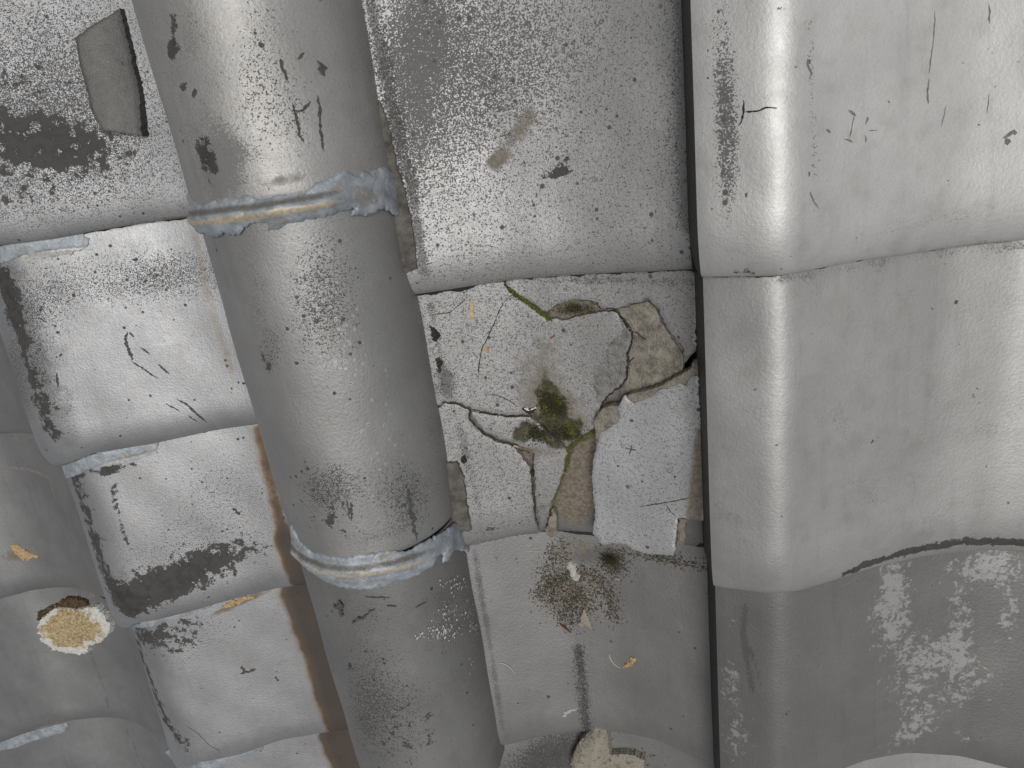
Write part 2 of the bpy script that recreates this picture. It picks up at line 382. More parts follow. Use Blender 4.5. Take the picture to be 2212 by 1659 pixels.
def lump(name, items, h, mat, height, label=None, cat=None, group=None, parent=None, rough=.0012, res=.0016, power=.5, lift=0.0, seed=0, tone=None, flat=.0, kind=None, amp=.0006, facets=None):
    """a stone or crumb resting on surface h: domed body with its own uneven height"""
    P = np.array(to_xy(items, lambda x, y: h(x, y) + height * .6)); c = P.mean(0)
    hmap = lambda x, y: h(x, y)
    ext = np.abs(P - c).max()
    def zf(x, y):
        D = np.full_like(x, 9.)
        for a, b2 in zip(P, np.roll(P, -1, 0)):
            ab = b2 - a; t = np.clip(((x - a[0]) * ab[0] + (y - a[1]) * ab[1]) / (ab @ ab + 1e-12), 0, 1); D = np.minimum(D, np.hypot(x - a[0] - t * ab[0], y - a[1] - t * ab[1]))
        q = np.clip(D / (ext * .45), 0, 1) ** power
        n = np.sin(900 * x + 300 * y + seed) * np.sin(700 * y - 200 * x + seed * 2) + .6 * np.sin(2100 * x + seed) * np.sin(1900 * y + 2 * seed)
        z = height * (flat + (1 - flat) * q) + rough * n
        if facets is not None:
            for (fx, fy, fo) in facets: z = np.minimum(z, height * fo + fx * (x - c[0]) + fy * (y - c[1]))
        return z
    o = plate(name, P, hmap, mat, parent, raw=True, thick=height * flat + .0015 + lift, lift=lift, res=res, step=res, amp=amp, zfun=zf, edge_mat=tone or 'clay', edge_name='stone_side', bevel=0)
    if label: tag(o, label, cat, group)
    if kind: tag(o, kind=kind)
    return o
def strand(name, pts, h, rad, mat, label, cat, lift=.0008, parent=None):
    P = tline(pts, h); seg = np.linalg.norm(np.diff(P, axis=0), axis=1); L = np.concatenate([[0], np.cumsum(seg)]); n = max(6, int(L[-1] / .0015))
    s = np.linspace(0, L[-1], n); Q = np.stack([np.interp(s, L, P[:, i]) for i in range(3)], 1); k = np.ones(3) / 3
    for i in range(3):
        q = np.pad(Q[:, i], 1, mode='edge'); Q[:, i] = np.convolve(q, k, 'valid')
    V = []; F = []
    for i in range(n):
        t = Q[min(i + 1, n - 1)] - Q[max(i - 1, 0)]; t /= np.linalg.norm(t) + 1e-9; a = np.cross(t, [0, 0, 1]); a /= np.linalg.norm(a) + 1e-9; b2 = np.cross(a, t)
        r = rad * (.35 + .65 * min(1, min(i, n - 1 - i) / (n * .2 + 1e-6)))
        for j in range(5):
            an = j * 2 * math.pi / 5; V.append(Q[i] + np.array([0, 0, lift + rad]) + r * (math.cos(an) * a + math.sin(an) * b2))
    for i in range(n - 1):
        for j in range(5): F.append((i * 5 + j, i * 5 + (j + 1) % 5, (i + 1) * 5 + (j + 1) % 5, (i + 1) * 5 + j))
    F.append(tuple(range(4, -1, -1))); F.append(tuple(range((n - 1) * 5, n * 5)))
    o = mesh_obj(name, V, F, mat, parent, True); tag(o, label, cat); return o

MAT['sealant'] = None
def sealant_mat():
    b = NB('grey_sealant'); g = b.attr('gold'); n = b.noise(70, 5, .6); n2 = b.noise(300, 4, .6)
    c = b.ramp(n, [(.28, (.20, .225, .25)), (.5, (.30, .335, .37)), (.7, (.42, .46, .50))])
    c = b.mix(b.ma('MULTIPLY', b.ss(b.noise(120, 6, .7), .50, .62), .55), c, (.20, .19, .175))
    c = b.mix(b.ss(b.ma('ADD', b.noise(40, 5, .7), b.ma('MULTIPLY', b.ma('SUBTRACT', n2, .5), .3)), .58, .66), c, (.26, .24, .215))
    gc = b.ramp(n2, [(.3, (.34, .285, .20)), (.6, (.52, .45, .34))]); c = b.mix(b.ss(b.ma('ADD', g, b.ma('MULTIPLY', b.ma('SUBTRACT', n, .5), .5)), .35, .8), c, gc)
    c = b.mix(b.ma('MULTIPLY', b.ss(b.ma('ADD', b.attr('dirt'), b.ma('MULTIPLY', b.ma('SUBTRACT', n2, .5), .5)), .3, .9), .8), c, (.10, .085, .065))
    return b.out(c, b.ma('ADD', .34, b.ma('MULTIPLY', n2, .25)), .15, b.bump(b.ma('ADD', n2, n), .0012, .5))
MAT['sealant'] = sealant_mat()
MAT['stone'] = simple('tan_stone', (.14, .13, .11), (.36, .33, .27), 170, .9, .002, c3=(.27, .25, .205))
MAT['wood'] = simple('pale_wood', (.42, .30, .17), (.66, .50, .32), 300, .8)
MAT['bark'] = simple('dark_bark', (.03, .02, .012), (.16, .10, .05), 180, .9, .003)
MAT['leaf'] = simple('dry_leaf', (.30, .19, .09), (.55, .40, .22), 260, .8)
MAT['red'] = simple('red_brown_bit', (.12, .04, .02), (.22, .08, .04), 300, .8)
MAT['white'] = simple('white_mortar', (.42, .41, .39), (.74, .73, .70), 260, .9, .0025)
MAT['fibre'] = simple('white_fibre', (.6, .6, .57), (.75, .74, .7), 200, .6)
MAT['crumb'] = simple('black_crumb', (.008, .007, .006), (.10, .085, .065), 420, .95, .003)
MAT['chalk'] = simple('chalky_scratch', (.45, .45, .44), (.62, .62, .60), 300, .9)
# ================================================================== SETTING
b_ = simple('dark_underlay', (.012, .011, .010), (.04, .035, .03), 60, .95)
tag(mesh_obj('roof_underlay', [(-2.2, -1.9, -.13), (.9, -1.9, -.13), (.9, 1.0, -.13), (-2.2, 1.0, -.13)], [(0, 1, 2, 3)], b_, None, False), kind='structure')

# ================================================================== LEFT COLUMN OF WAVE TILES
gm('silver_left', base=(.385, .39, .40), metal=.6, rough=.49, fine=.18, spots=.06, seed=1)
gm('silver_left_top', base=(.40, .405, .415), metal=.5, rough=.52, fine=.44, spots=.08, seed=2)
gm('silver_mid', base=(.42, .42, .42), metal=.5, rough=.53, fine=.56, spots=.15, seed=3, pitd=.74)
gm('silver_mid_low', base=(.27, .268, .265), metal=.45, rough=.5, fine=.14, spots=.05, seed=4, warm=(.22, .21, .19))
gm('silver_right', base=(.56, .56, .55), metal=.5, rough=.53, fine=-.3, spots=.12, seed=5, grain=.7)
gm('silver_right_mid', base=(.42, .417, .41), metal=.5, rough=.52, fine=-.4, spots=-.02, seed=6, crackle=.3, grain=.7)
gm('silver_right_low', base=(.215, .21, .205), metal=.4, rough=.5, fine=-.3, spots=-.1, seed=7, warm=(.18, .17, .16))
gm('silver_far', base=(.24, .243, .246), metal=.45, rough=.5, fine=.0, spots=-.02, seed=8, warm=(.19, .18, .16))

XL0, XL1 = -.872, -.40
L1 = Tile(PL, [(0, 530), (100, 518), (200, 500), (310, 482), (410, 470)], seed=1, length=.36)
L2 = Tile(PL, [(75, 957), (90, 977), (110, 990), (200, 981), (330, 960), (450, 933), (560, 917)], seed=2)
L3 = Tile(PL, [(232, 1300), (243, 1328), (256, 1343), (300, 1345), (400, 1325), (500, 1297), (600, 1272)], seed=3)
L4 = Tile(PL, [(330, 1592), (350, 1622), (376, 1639), (430, 1646), (520, 1630), (600, 1602), (680, 1588)], seed=4)
L5 = Tile(PL, None, yf=-.965, seed=5)
GL = 'silver grey wave tiles left of the round ridge'
L1.build('wave_tile', 'silver wave tile with black speckled bloom, top left, under the loose slate shard', XL0, XL1, MAT['silver_left_top'], group=GL, blobs=[
    ('peel', 60, 330, 130, 70, .80, 15), ('peel', 20, 190, 80, 110, .45), ('peel', 150, 300, 90, 50, .45, 30), ('spk', 80, 120, 160, 160, .35), ('spk', 120, 330, 190, 140, .42), ('peel', 0, 440, 90, 30, .4),
    ('rust', 410, 470, 60, 8, .35)])
L2.build('wave_tile', 'bright silver wave tile with hooked black scuffs and peeling black and shaded left flank', XL0, XL1, MAT['silver_left'], group=GL, blobs=[
    ('peel', [(8, 600), (40, 700), (75, 820), (108, 930)], 46, .92), ('peel', [(0, 590), (25, 680)], 40, .5), ('film_shade', [(20, 600), (60, 720), (95, 830), (135, 950)], 74, .75), ('spk', 250, 600, 160, 60, .35), ('spk', 400, 600, 120, 60, .35), ('spk', 40, 800, 60, 160, .7),  # flaked black patches, plus a wide band painting the flank's shade
    ('rust', [(420, 500), (450, 640), (500, 800)], 17, .26), ('mud', [(330, 958), (450, 930), (560, 915)], 6, .5)])
L3.build('wave_tile', 'silver wave tile with a large black flaked patch along its front edge', XL0, XL1, MAT['silver_left'], group=GL, blobs=[
    ('peel', [(160, 1030), (200, 1150), (235, 1260), (280, 1315)], 48, .85), ('film_shade', [(170, 1030), (215, 1150), (250, 1260), (295, 1310)], 74, .65), ('peel', [(235, 1010), (250, 1090), (280, 1180)], 13, .62), ('peel', 360, 1240, 90, 34, .85, -4), ('peel', 480, 1215, 80, 40, .55, -10), ('peel', 330, 1290, 60, 35, .8),  # left flank shade painted in around the flaking
    ('peel', 230, 1015, 60, 10, .8), ('rust', [(560, 930), (590, 1060), (612, 1150), (645, 1260)], 26, .45), ('rust', [(625, 1170), (665, 1240), (680, 1300)], 36, .9), ('spk', 480, 1040, 90, 60, .3), ('spk', 420, 1200, 180, 90, .4)])
L4.build('wave_tile', 'silver wave tile with a flaked and shaded upper left corner and a small star shaped chip', XL0, XL1, MAT['silver_left'], group=GL, blobs=[
    ('peel', [(290, 1370), (320, 1450), (350, 1540), (395, 1605)], 42, .82), ('film_shade', [(290, 1370), (320, 1450), (350, 1540), (400, 1605)], 66, .7), ('peel', 350, 1370, 55, 26, .80, 5), ('peel', 390, 1400, 34, 24, .5), ('peel', 300, 1380, 34, 40, .6), ('spk', 400, 1390, 100, 60, .4),  # real flaking at left, with shading of the flank painted over it
    ('rust', [(650, 1280), (700, 1420), (740, 1560), (765, 1640)], 52, 1.2), ('mud', 520, 1300, 45, 7, .9, -8)])
L5.build('wave_tile', 'lowest silver wave tile of the left column with a rusty brown right side', XL0, XL1, MAT['silver_left'], group=GL, blobs=[
    ('peel', 400, 1655, 40, 20, .7), ('rust', [(728, 1590), (772, 1700)], 50, 1.2)])

# ================================================================== FAR LEFT COLUMN
GF = 'dull grey wave tiles at the far left'
XF0, XF1 = -1.36, -.80
F1 = Tile(PF, None, yf=-.09, seed=11); F2 = Tile(PF, [(-60, 944), (0, 938), (65, 938), (110, 950)], seed=12)
F3 = Tile(PF, [(-80, 1330), (0, 1294), (60, 1278), (113, 1271), (160, 1272), (205, 1284)], seed=13)
F4 = Tile(PF, [(-60, 1640), (0, 1606), (90, 1570), (160, 1556), (240, 1550), (300, 1562), (330, 1583)], seed=14)
F5 = Tile(PF, None, yf=-1.035, seed=15)
for t, lab, bl in ((F1, 'dull grey wave tile at the far left, mostly hidden beside silver tiles', []),
                   (F2, 'dull grey tile sliver at the left border beside the black flank of a silver tile', []),
                   (F3, 'dull grey wave tile with a sandy smear across its top at the left border', [('mud', [(0, 1010), (60, 1015), (110, 1035), (118, 1080)], 9, .62), ('mud', 45, 1195, 26, 12, .8, 25), ('film_shade', [(20, 960), (70, 1080), (115, 1240)], 8, .6), ('mud', 50, 945, 70, 6, .4)]),
                   (F4, 'dull grey wave tile carrying the white mortar lump at the lower left', [('film_shade', [(190, 1400), (230, 1500), (255, 1560)], 9, .8), ('mud', 170, 1290, 60, 12, .5), ('film_shade', 60, 1420, 90, 60, .2)]),
                   (F5, 'dull grey wave tile in the bottom left corner with a dark ridge line', [('film_shade', [(275, 1580), (310, 1659)], 9, .8)])):
    t.build('wave_tile', lab, XF0, XF1, MAT['silver_far'], blobs=bl, group=GF, nu=110, res=.003)

# ================================================================== MIDDLE COLUMN
GC = 'silver grey wave tiles between the round ridge and the right hand tiles'
XC0 = -.34; XC1 = -.0555
C1 = Tile(PC, [(915, 635), (1000, 622), (1100, 607), (1250, 595), (1400, 589), (1489, 584)], seed=21, length=.36)
C2 = Tile(PC, [(1020, 1180), (1100, 1162), (1180, 1151), (1290, 1157), (1400, 1170), (1520, 1185)], seed=22)
C3 = Tile(PC, [(1095, 1610), (1150, 1597), (1250, 1582), (1330, 1583), (1420, 1600), (1530, 1650)], seed=23)
C4 = Tile(PC, None, yf=-.803, seed=24)
C1.build('wave_tile', 'speckled silver tile with a tan smudge and black blots, above the broken one', XC0, XC1, MAT['silver_mid'], group=GC, nu=150, blobs=[
    ('peel', 930, 100, 60, 120, .10, 75), ('peel', [(1090, 0), (1075, 150), (1040, 260)], 16, .35), ('spk', 960, 180, 130, 230, .36), ('spk', 900, 80, 70, 120, .2), ('spk', 1150, 120, 150, 160, .25), ('film_shade', 1070, 90, 18, 150, .4), ('film_shade', 900, 170, 50, 130, .14), ('film_shade', [(800, 0), (850, 250), (890, 420), (918, 590)], 18, 1.0), ('spk', 890, 200, 50, 240, .25),
    ('mud', 1072, 348, 20, 14, .3), ('mud', [(1072, 348), (1110, 300), (1145, 250)], 24, .58), ('rust', [(1072, 350), (1110, 305), (1145, 260)], 26, .16), ('film_shade', [(1492, 0), (1494, 200), (1497, 480)], 26, 1.5), ('film_shade', 1440, 250, 60, 250, .4), ('film_shade', 1200, 600, 260, 7, .5), ('peel', 1215, 350, 14, 28, .75, 20), ('peel', 1210, 375, 45, 10, .85, -12)])
_n = plate('notch_shade', [(1489, 486), (1502, 484), (1506, 546), (1508, 588), (1494, 590), (1493, 560)], lambda x, y: C1.h(x, y, lip=False), MAT['black'], [o for o in bpy.data.objects if o.name.startswith('wave_tile') and 'tan smudge' in o.get('label', '')][0], thick=0, lift=.0008, res=.002, amp=.0002)  # black sheet painting the darkness of the gap at the tile's corner
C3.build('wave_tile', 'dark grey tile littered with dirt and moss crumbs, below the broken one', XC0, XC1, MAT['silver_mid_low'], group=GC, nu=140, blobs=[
    ('mud', 1450, 1125, 80, 30, 1.1), ('mud', 1215, 1230, 90, 70, .36), ('mud', 1250, 1300, 100, 60, .42), ('mud', 1230, 1180, 110, 22, .3), ('film_shade', [(1250, 1400), (1265, 1500), (1275, 1580)], 14, .8), ('spk', [(1250, 1400), (1275, 1580)], 22, 1.0), ('film_shade', 1300, 1200, 90, 25, .9),
    ('pale', 1200, 1165, 70, 14, .0), ('moss', 1322, 1205, 22, 12, .75), ('film_shade', [(1025, 1190), (1060, 1400), (1095, 1600)], 10, .8), ('film_shade', 1450, 1420, 100, 230, .3)])  # large right blob darkens the tile's right half
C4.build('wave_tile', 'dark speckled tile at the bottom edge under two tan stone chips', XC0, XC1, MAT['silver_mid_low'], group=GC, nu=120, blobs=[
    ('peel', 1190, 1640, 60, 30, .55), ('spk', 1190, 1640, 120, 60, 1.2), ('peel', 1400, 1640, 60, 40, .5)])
# ================================================================== BROKEN TILE
gm('silver_broken', base=(.34, .337, .335), metal=.4, rough=.56, fine=.60, spots=-.05, seed=14, warm=(.30, .275, .24), grain=1.3, pitd=.62)
gm('silver_slab', base=(.45, .455, .465), metal=.4, rough=.55, fine=.62, spots=-.1, seed=15, grain=1.2, pitd=.6)
MAT['undertile'] = glaze('broken_tile_underbody', base=(.20, .195, .19), metal=.1, rough=.7, fine=.1, seed=16, grain=1.6)
GB = 'pieces of the shattered tile'
TB = Tile(lambda x: PC(x) - .0065, [(1020, 1178), (1100, 1159), (1180, 1149), (1290, 1155), (1400, 1168), (1520, 1183)], seed=22)
hB = lambda x, y: TB.h(x, y)
h2 = lambda x, y: C2.h(x, y)
h2n = lambda x, y: C2.h(x, y, lip=False)
XR = -.0560
und = shard('broken_tile', 'brown dirty underbody of the shattered tile, bare between the wedge and the right slab', 'roof tile',
    [('xy', -.34, -.04), ('xy', -.34, -.331)] + [(1020, 1178), (1100, 1159), (1180, 1149), (1290, 1155), (1400, 1168), (1500, 1181)] + [('xy', XR, -.318)] + cv('3', [(1870, 1300), (1860, 1090), (1790, 1110), (1760, 1190), (1680, 1230), (1690, 1130), (1780, 1020), (1860, 950)]) + [('xy', XR, -.04)],
    hB, MAT['undertile'], res=.003, step=.004, amp=.0001, thick=.008, edge_mat='body', edge_name='tile_edge', blobs=[('mud', 1245, 1000, 60, 118, 1.6), ('mud', 1230, 900, 120, 60, 1.2), ('film_shade', 1258, 1098, 26, 22, .9, 10), ('mud', 1150, 985, 30, 60, 1.4), ('mud', 1250, 660, 90, 30, 1.2), ('moss', [(1232, 966), (1260, 945), (1285, 935)], 12, .6), ('moss', 1240, 660, 60, 18, .35), ('mud', 1500, 900, 60, 120, .9)])
def edgebit(o, idx): pass
und['tid'] = id(TB) % 10 ** 6
# upper right piece
f1 = shard('tile_shard', 'upper right piece of the shattered tile, under the edge of the tile above', 'tile shard',
    [('xy', -.195, -.065)] + cv('2', [(1010, 110), (1060, 175), (1140, 262), (1270, 335), (1330, 370), (1400, 432), (1480, 505), (1545, 545), (1555, 480), (1640, 405), (1750, 350), (1830, 335), (1900, 318)]) + cv('3', [(330, 322), (400, 345), (540, 350), (600, 395), (645, 430), (780, 432), (900, 418), (960, 390), (1060, 372), (1150, 345), (1200, 305), (1250, 315), (1330, 395), (1380, 450), (1372, 490), (1425, 600), (1510, 725), (1600, 850), (1665, 920), (1705, 1040), (1760, 1025), (1850, 950)]) + [('xy', XR, -.066)],
    h2, MAT['silver_broken'], GB, shrink=.0008, thick=.006, blobs=[('film_shade', 1300, 605, 260, 10, .7), ('mud', 1190, 640, 60, 16, .30, 20), ('moss', [(1100, 625), (1135, 650), (1165, 672), (1188, 690)], 9, .62), ('moss', [(1190, 672), (1240, 652), (1290, 655)], 7, .6), ('film_shade', 1480, 640, 60, 60, .35), ('mud', 1440, 605, 90, 10, .4)])  # band along the top paints the shadow of the tile above
# big left piece with the moss
f2 = shard('tile_shard', 'large left piece of the shattered tile with green moss and a hair crack', 'tile shard',
    [('xy', -.335, -.065), ('xy', -.196, -.065)] + cv('2', [(1002, 118), (1052, 182), (1130, 268), (1262, 342), (1325, 380), (1392, 440), (1472, 512), (1545, 552), (1600, 553), (1650, 537), (1700, 552), (1730, 565), (1790, 560)]) + cv('3', [(215, 560), (300, 528), (440, 497), (640, 458), (700, 447), (780, 450), (868, 488), (905, 548), (985, 640), (1028, 730), (1030, 800), (1010, 890), (988, 960), (972, 1090), (968, 1200), (955, 1310), (860, 1425), (790, 1480), (700, 1560), (662, 1610), (650, 1680), (640, 1720)]) + cv('5', [(430, 200), (412, 300), (412, 372), (370, 388), (250, 468), (160, 530), (72, 605)]) + cv('4', [(1795, 600), (1695, 502), (1555, 395), (1480, 312), (1330, 200), (1190, 198), (1040, 206), (850, 182), (700, 155), (580, 125), (455, 55), (380, 38), (250, 20)]) + [('xy', -.335, -.235)],
    h2, MAT['silver_broken'], GB, shrink=.0008, thick=.006, blobs=[
        ('film_shade', 1150, 640, 240, 10, .5), ('moss', 1165, 800, 50, 70, .16), ('mud', 1170, 800, 66, 95, .50), ('mud', 1205, 895, 95, 60, .46), ('moss', 1175, 850, 50, 60, .14), ('moss', 1185, 865, 24, 36, .64, -15), ('moss', 1205, 880, 22, 26, .6, 30), ('moss', 1184, 829, 6, 5, .8), ('moss', 1200, 925, 42, 26, .72), ('moss', 1240, 930, 30, 26, .6, 40), ('moss', 1150, 905, 20, 16, .5), ('mud', 1215, 935, 50, 36, .5), ('film_shade', 960, 840, 40, 40, .6), ('film_shade', [(930, 660), (950, 760), (965, 840)], 12, .6), ('film_shade', 1350, 720, 20, 50, .3)])  # top band is painted shadow below the overlapping tile's edge
# spalled rough patch on the right of the big piece
sp = plate('spalled_patch', cv('3', [(885, 560), (905, 640), (910, 730), (862, 757), (800, 830), (735, 888), (700, 960), (703, 1060), (650, 1130), (580, 1200), (555, 1290), (540, 1400), (575, 1500), (600, 1620), (645, 1655), (662, 1610), (700, 1560), (790, 1480), (860, 1425), (955, 1310), (968, 1200), (972, 1090), (988, 960), (1010, 890), (1030, 800), (1028, 730), (985, 640), (905, 548)]),
    h2, MAT['clay_grey'], f2, thick=0, lift=.0007, res=.0018, zfun=lambda x, y: .0007 * np.sin(500 * x + 130 * y) * np.sin(420 * y) + .0004 * np.sin(1100 * x) * np.sin(900 * y))
tag(sp, 'grey tan rough patch where the glaze has spalled off')
# bare clay piece
f6 = shard('tile_shard', 'tan clay piece of the shattered tile, glaze gone, beside the dark edge strip', 'tile shard',
    cv('3', [(700, 442), (850, 425), (950, 400), (1150, 352), (1230, 318), (1330, 405), (1370, 480), (1418, 610), (1505, 740), (1595, 860), (1660, 960), (1695, 1060), (1702, 1130), (1680, 1222), (1550, 1280), (1380, 1380), (1200, 1430), (1040, 1476), (935, 1530), (895, 1520), (868, 1440), (965, 1318), (980, 1100), (1000, 940), (1042, 800), (1038, 720), (995, 640), (910, 545), (870, 480), (780, 450)]),
    h2, MAT['clay'], GB, shrink=.0008, thick=.007, lift=-.0030, res=.0018, zfun=lambda x, y: .0009 * np.sin(260 * x + 90 * y) * np.sin(200 * y + 1) + .0004 * np.sin(900 * x) * np.sin(800 * y))
# lens and long wedge
f3 = shard('tile_shard', 'long pointed wedge of the shattered tile, mossy along its right side', 'tile shard',
    cv('4', [(577, 138), (700, 165), (850, 192), (1040, 216), (1190, 208), (1322, 212), (1470, 320), (1545, 403), (1685, 512), (1790, 612), (1806, 720), (1828, 820), (1760, 960), (1700, 1110), (1630, 1300), (1575, 1430), (1550, 1560), (1545, 1625), (1500, 1632), (1450, 1600), (1405, 1400), (1380, 1150), (1372, 900), (1358, 760), (1375, 690), (1330, 632), (1190, 598), (1080, 542), (960, 515), (860, 470), (760, 425), (645, 318), (575, 225)]),
    h2, MAT['silver_broken'], GB, shrink=.0008, thick=.006, lift=-.0004, zfun=lambda x, y: .03 * (x + .19), blobs=[('moss', 1130, 935, 26, 26, .75, 30), ('moss', 1190, 948, 44, 18, .75, 30), ('mud', 1170, 970, 60, 30, .5), ('moss', [(1228, 990), (1215, 1040), (1195, 1090)], 9, .6), ('mud', 1175, 1090, 26, 40, .30), ('moss', 1168, 1100, 14, 22, .45), ('mud', 1160, 930, 20, 14, -.6)])
f4 = shard('tile_shard', 'lower left piece of the shattered tile beside the round ridge', 'tile shard',
    [('xy', -.335, -.243)] + cv('4', [(250, 30), (380, 48), (450, 68), (565, 138), (558, 230), (632, 332), (755, 442), (860, 490), (960, 530), (1075, 555), (1165, 612), (1225, 690), (1305, 800), (1355, 905), (1362, 1150), (1388, 1400), (1430, 1600), (1448, 1640)]) + [(1172, 1151), (1140, 1155), (1100, 1162), (1060, 1171), (1020, 1180)] + [('xy', -.335, -.334)],
    h2, MAT['silver_broken'], GB, shrink=.0008, thick=.006, lift=-.0016, zfun=lambda x, y: .02 * (x + .27), blobs=[('film_shade', [(985, 900), (1010, 1000), (1040, 1130)], 14, .6), ('peel', 1065, 1145, 26, 9, .6), ('mud', 1130, 990, 20, 30, .4, 60)])
# right slab: clay body with glaze on it, slid down and standing proud
zf5 = lambda x, y: .045 * np.clip(XR - x, 0, .12)
f5 = shard('tile_shard', 'biggest right hand slab of the shattered tile, speckled silver with a torn tan upper edge', 'tile shard',
    cv('3', [(1862, 1078), (1800, 1115), (1790, 1180), (1690, 1235), (1560, 1300), (1400, 1395), (1290, 1440), (1050, 1490), (910, 1560), (870, 1640)]) + cv('5', [(600, 60), (520, 90), (470, 140), (425, 230), (422, 300), (432, 400), (436, 580), (402, 720), (388, 880), (393, 1030), (407, 1200), (427, 1360), (422, 1480), (405, 1600)]) + cv('6', [(735, 480), (712, 550), (752, 592), (792, 650), (822, 692), (890, 692), (960, 672), (1050, 682), (1110, 697), (1180, 732), (1205, 765), (1400, 822), (1560, 840), (1718, 852), (1738, 790), (1758, 600), (1776, 382), (1950, 402), (2090, 425)]) + [('xy', XR, -.297)],
    h2n, MAT['clay'], GB, zfun=zf5, thick=.0085, lift=.0045, res=.002, amp=.0004)
g5 = plate('glaze_skin', to_xy(cv('3', [(1868, 1278), (1790, 1282), (1752, 1330), (1732, 1408), (1690, 1392), (1640, 1362), (1570, 1402), (1440, 1432), (1352, 1472), (1282, 1530), (1150, 1580), (1070, 1602), (1030, 1585), (985, 1545), (960, 1500), (925, 1560), (880, 1640)]) + cv('5', [(700, 90), (735, 180), (700, 250), (690, 282), (600, 330), (540, 372), (490, 387), (472, 470), (446, 580), (404, 722), (390, 880), (395, 1030), (409, 1200), (429, 1360), (424, 1480), (407, 1600)]) + cv('6', [(737, 480), (714, 549), (754, 590), (794, 648), (824, 690), (890, 690), (960, 670), (1050, 680), (1110, 695), (1182, 730), (1207, 763), (1400, 820), (1560, 838), (1716, 850), (1736, 790), (1756, 600), (1774, 380), (1950, 400), (2090, 423)]) + [('xy', XR - .0003, -.297)], lambda x, y: h2n(x, y) + .0055),
    h2n, MAT['silver_slab'], f5, zfun=zf5, thick=.0011, lift=.0058, res=.002, amp=.0004, raw=True, edge_mat='clay_grey', edge_name='glaze_edge', blobs=[('mud', [(1522, 930), (1510, 1040), (1500, 1110)], 20, .95), ('film_shade', 1440, 1010, 40, 110, .22), ('film_shade', 1290, 1150, 20, 24, -.2), ('mud', 1310, 1162, 14, 10, .25)])
# cracks, and dark ribbons painting the shadow in the seams
hs2 = lambda x, y: C2.h(x, y) + .0001
for pts, wd, pr in [(cv('2', [(1100, 255), (1030, 310), (960, 410), (900, 540), (840, 690), (780, 820), (730, 900), (710, 1000), (690, 1100), (680, 1180), (680, 1350)]), .0007, f2),
                    (cv('2', [(545, 260), (490, 330), (400, 410), (330, 470), (200, 490), (80, 495)]), .0006, f2),
                    (cv('2', [(480, 200), (500, 250)]), .0006, f2),
                    (cv('2', [(760, 1510), (880, 1515), (960, 1530), (1080, 1600), (1170, 1655)]), .0006, f2)]:
    ribbon('crack', pts, wd, hs2, MAT['crack'], pr)
for pts, wd, pr in [(cv('4', [(577, 138), (560, 180), (568, 235), (645, 325), (755, 438), (860, 482), (960, 524), (1080, 552), (1170, 608)]), .0009, f3), (cv('4', [(1190, 620), (1250, 640), (1330, 660)]), .0012, f3), (cv('4', [(1368, 700), (1366, 900), (1372, 1150), (1396, 1400), (1436, 1600)]), .0008, f3),
                    (cv('4', [(250, 25), (380, 43), (455, 62), (575, 130)]), .0007, f2), (cv('4', [(580, 130), (700, 160), (850, 187), (1040, 211), (1190, 203), (1320, 206)]), .0006, f2), (cv('4', [(1480, 316), (1550, 399), (1690, 507)]), .0008, f2),
                    (cv('3', [(868, 488), (905, 548), (985, 640), (1034, 730), (1036, 800), (1010, 910), (984, 1000), (976, 1090), (968, 1200), (960, 1310), (865, 1432)]), .0016, f2), (cv('3', [(860, 1430), (790, 1485), (700, 1562), (662, 1615), (650, 1680)]), .0012, f2),
                    (cv('2', [(1005, 114), (1056, 178), (1135, 265)]), .0010, f2)]:
    ribbon('seam_shade', pts, wd, hs2, MAT['crack'], pr, taper=False, jag=.45)
hs5 = lambda x, y: C2.h(x, y, lip=False) + .0060 + zf5(x, y)
for pts, wd in [(cv('5', [(960, 1350), (1130, 1320), (1300, 1300), (1500, 1260), (1620, 1240)]), .0009), (cv('5', [(1310, 1310), (1360, 1410), (1450, 1480)]), .0007), (cv('5', [(790, 600), (860, 625), (930, 635)]), .0011), (cv('5', [(845, 690), (875, 620), (885, 560)]), .0008)]:
    ribbon('crack', pts, wd, hs5, MAT['scratch'], f5)
hs6 = lambda x, y: C2.h(x, y) - .0014
ribbon('crack', cv('3', [(1050, 720), (1110, 730), (1150, 770), (1230, 830)]), .0008, hs6, MAT['crack'], f6)
ribbon('crack', cv('3', [(985, 1120), (1040, 1060), (1070, 1035)]), .0008, hs6, MAT['crack'], f6)
# splinters lying by the wedge and the slab
shard('tile_splinter', 'mossy tan splinter poking out below the tip of the long wedge', 'splinter', cv('6', [(190, 270), (225, 320), (243, 400), (247, 560), (228, 622), (170, 642), (100, 600), (92, 540), (130, 480), (150, 380)]), h2n, MAT['clay'], lift=.002, thick=.004, res=.0015, blobs=[])
shard('tile_splinter', 'oblong tan clay splinter beside the lower right corner of the big slab', 'splinter', cv('6', [(1785, 395), (1872, 400), (1868, 600), (1860, 728), (1762, 722), (1775, 600)]), h2n, MAT['clay'], lift=-.002, thick=.004, res=.0015)
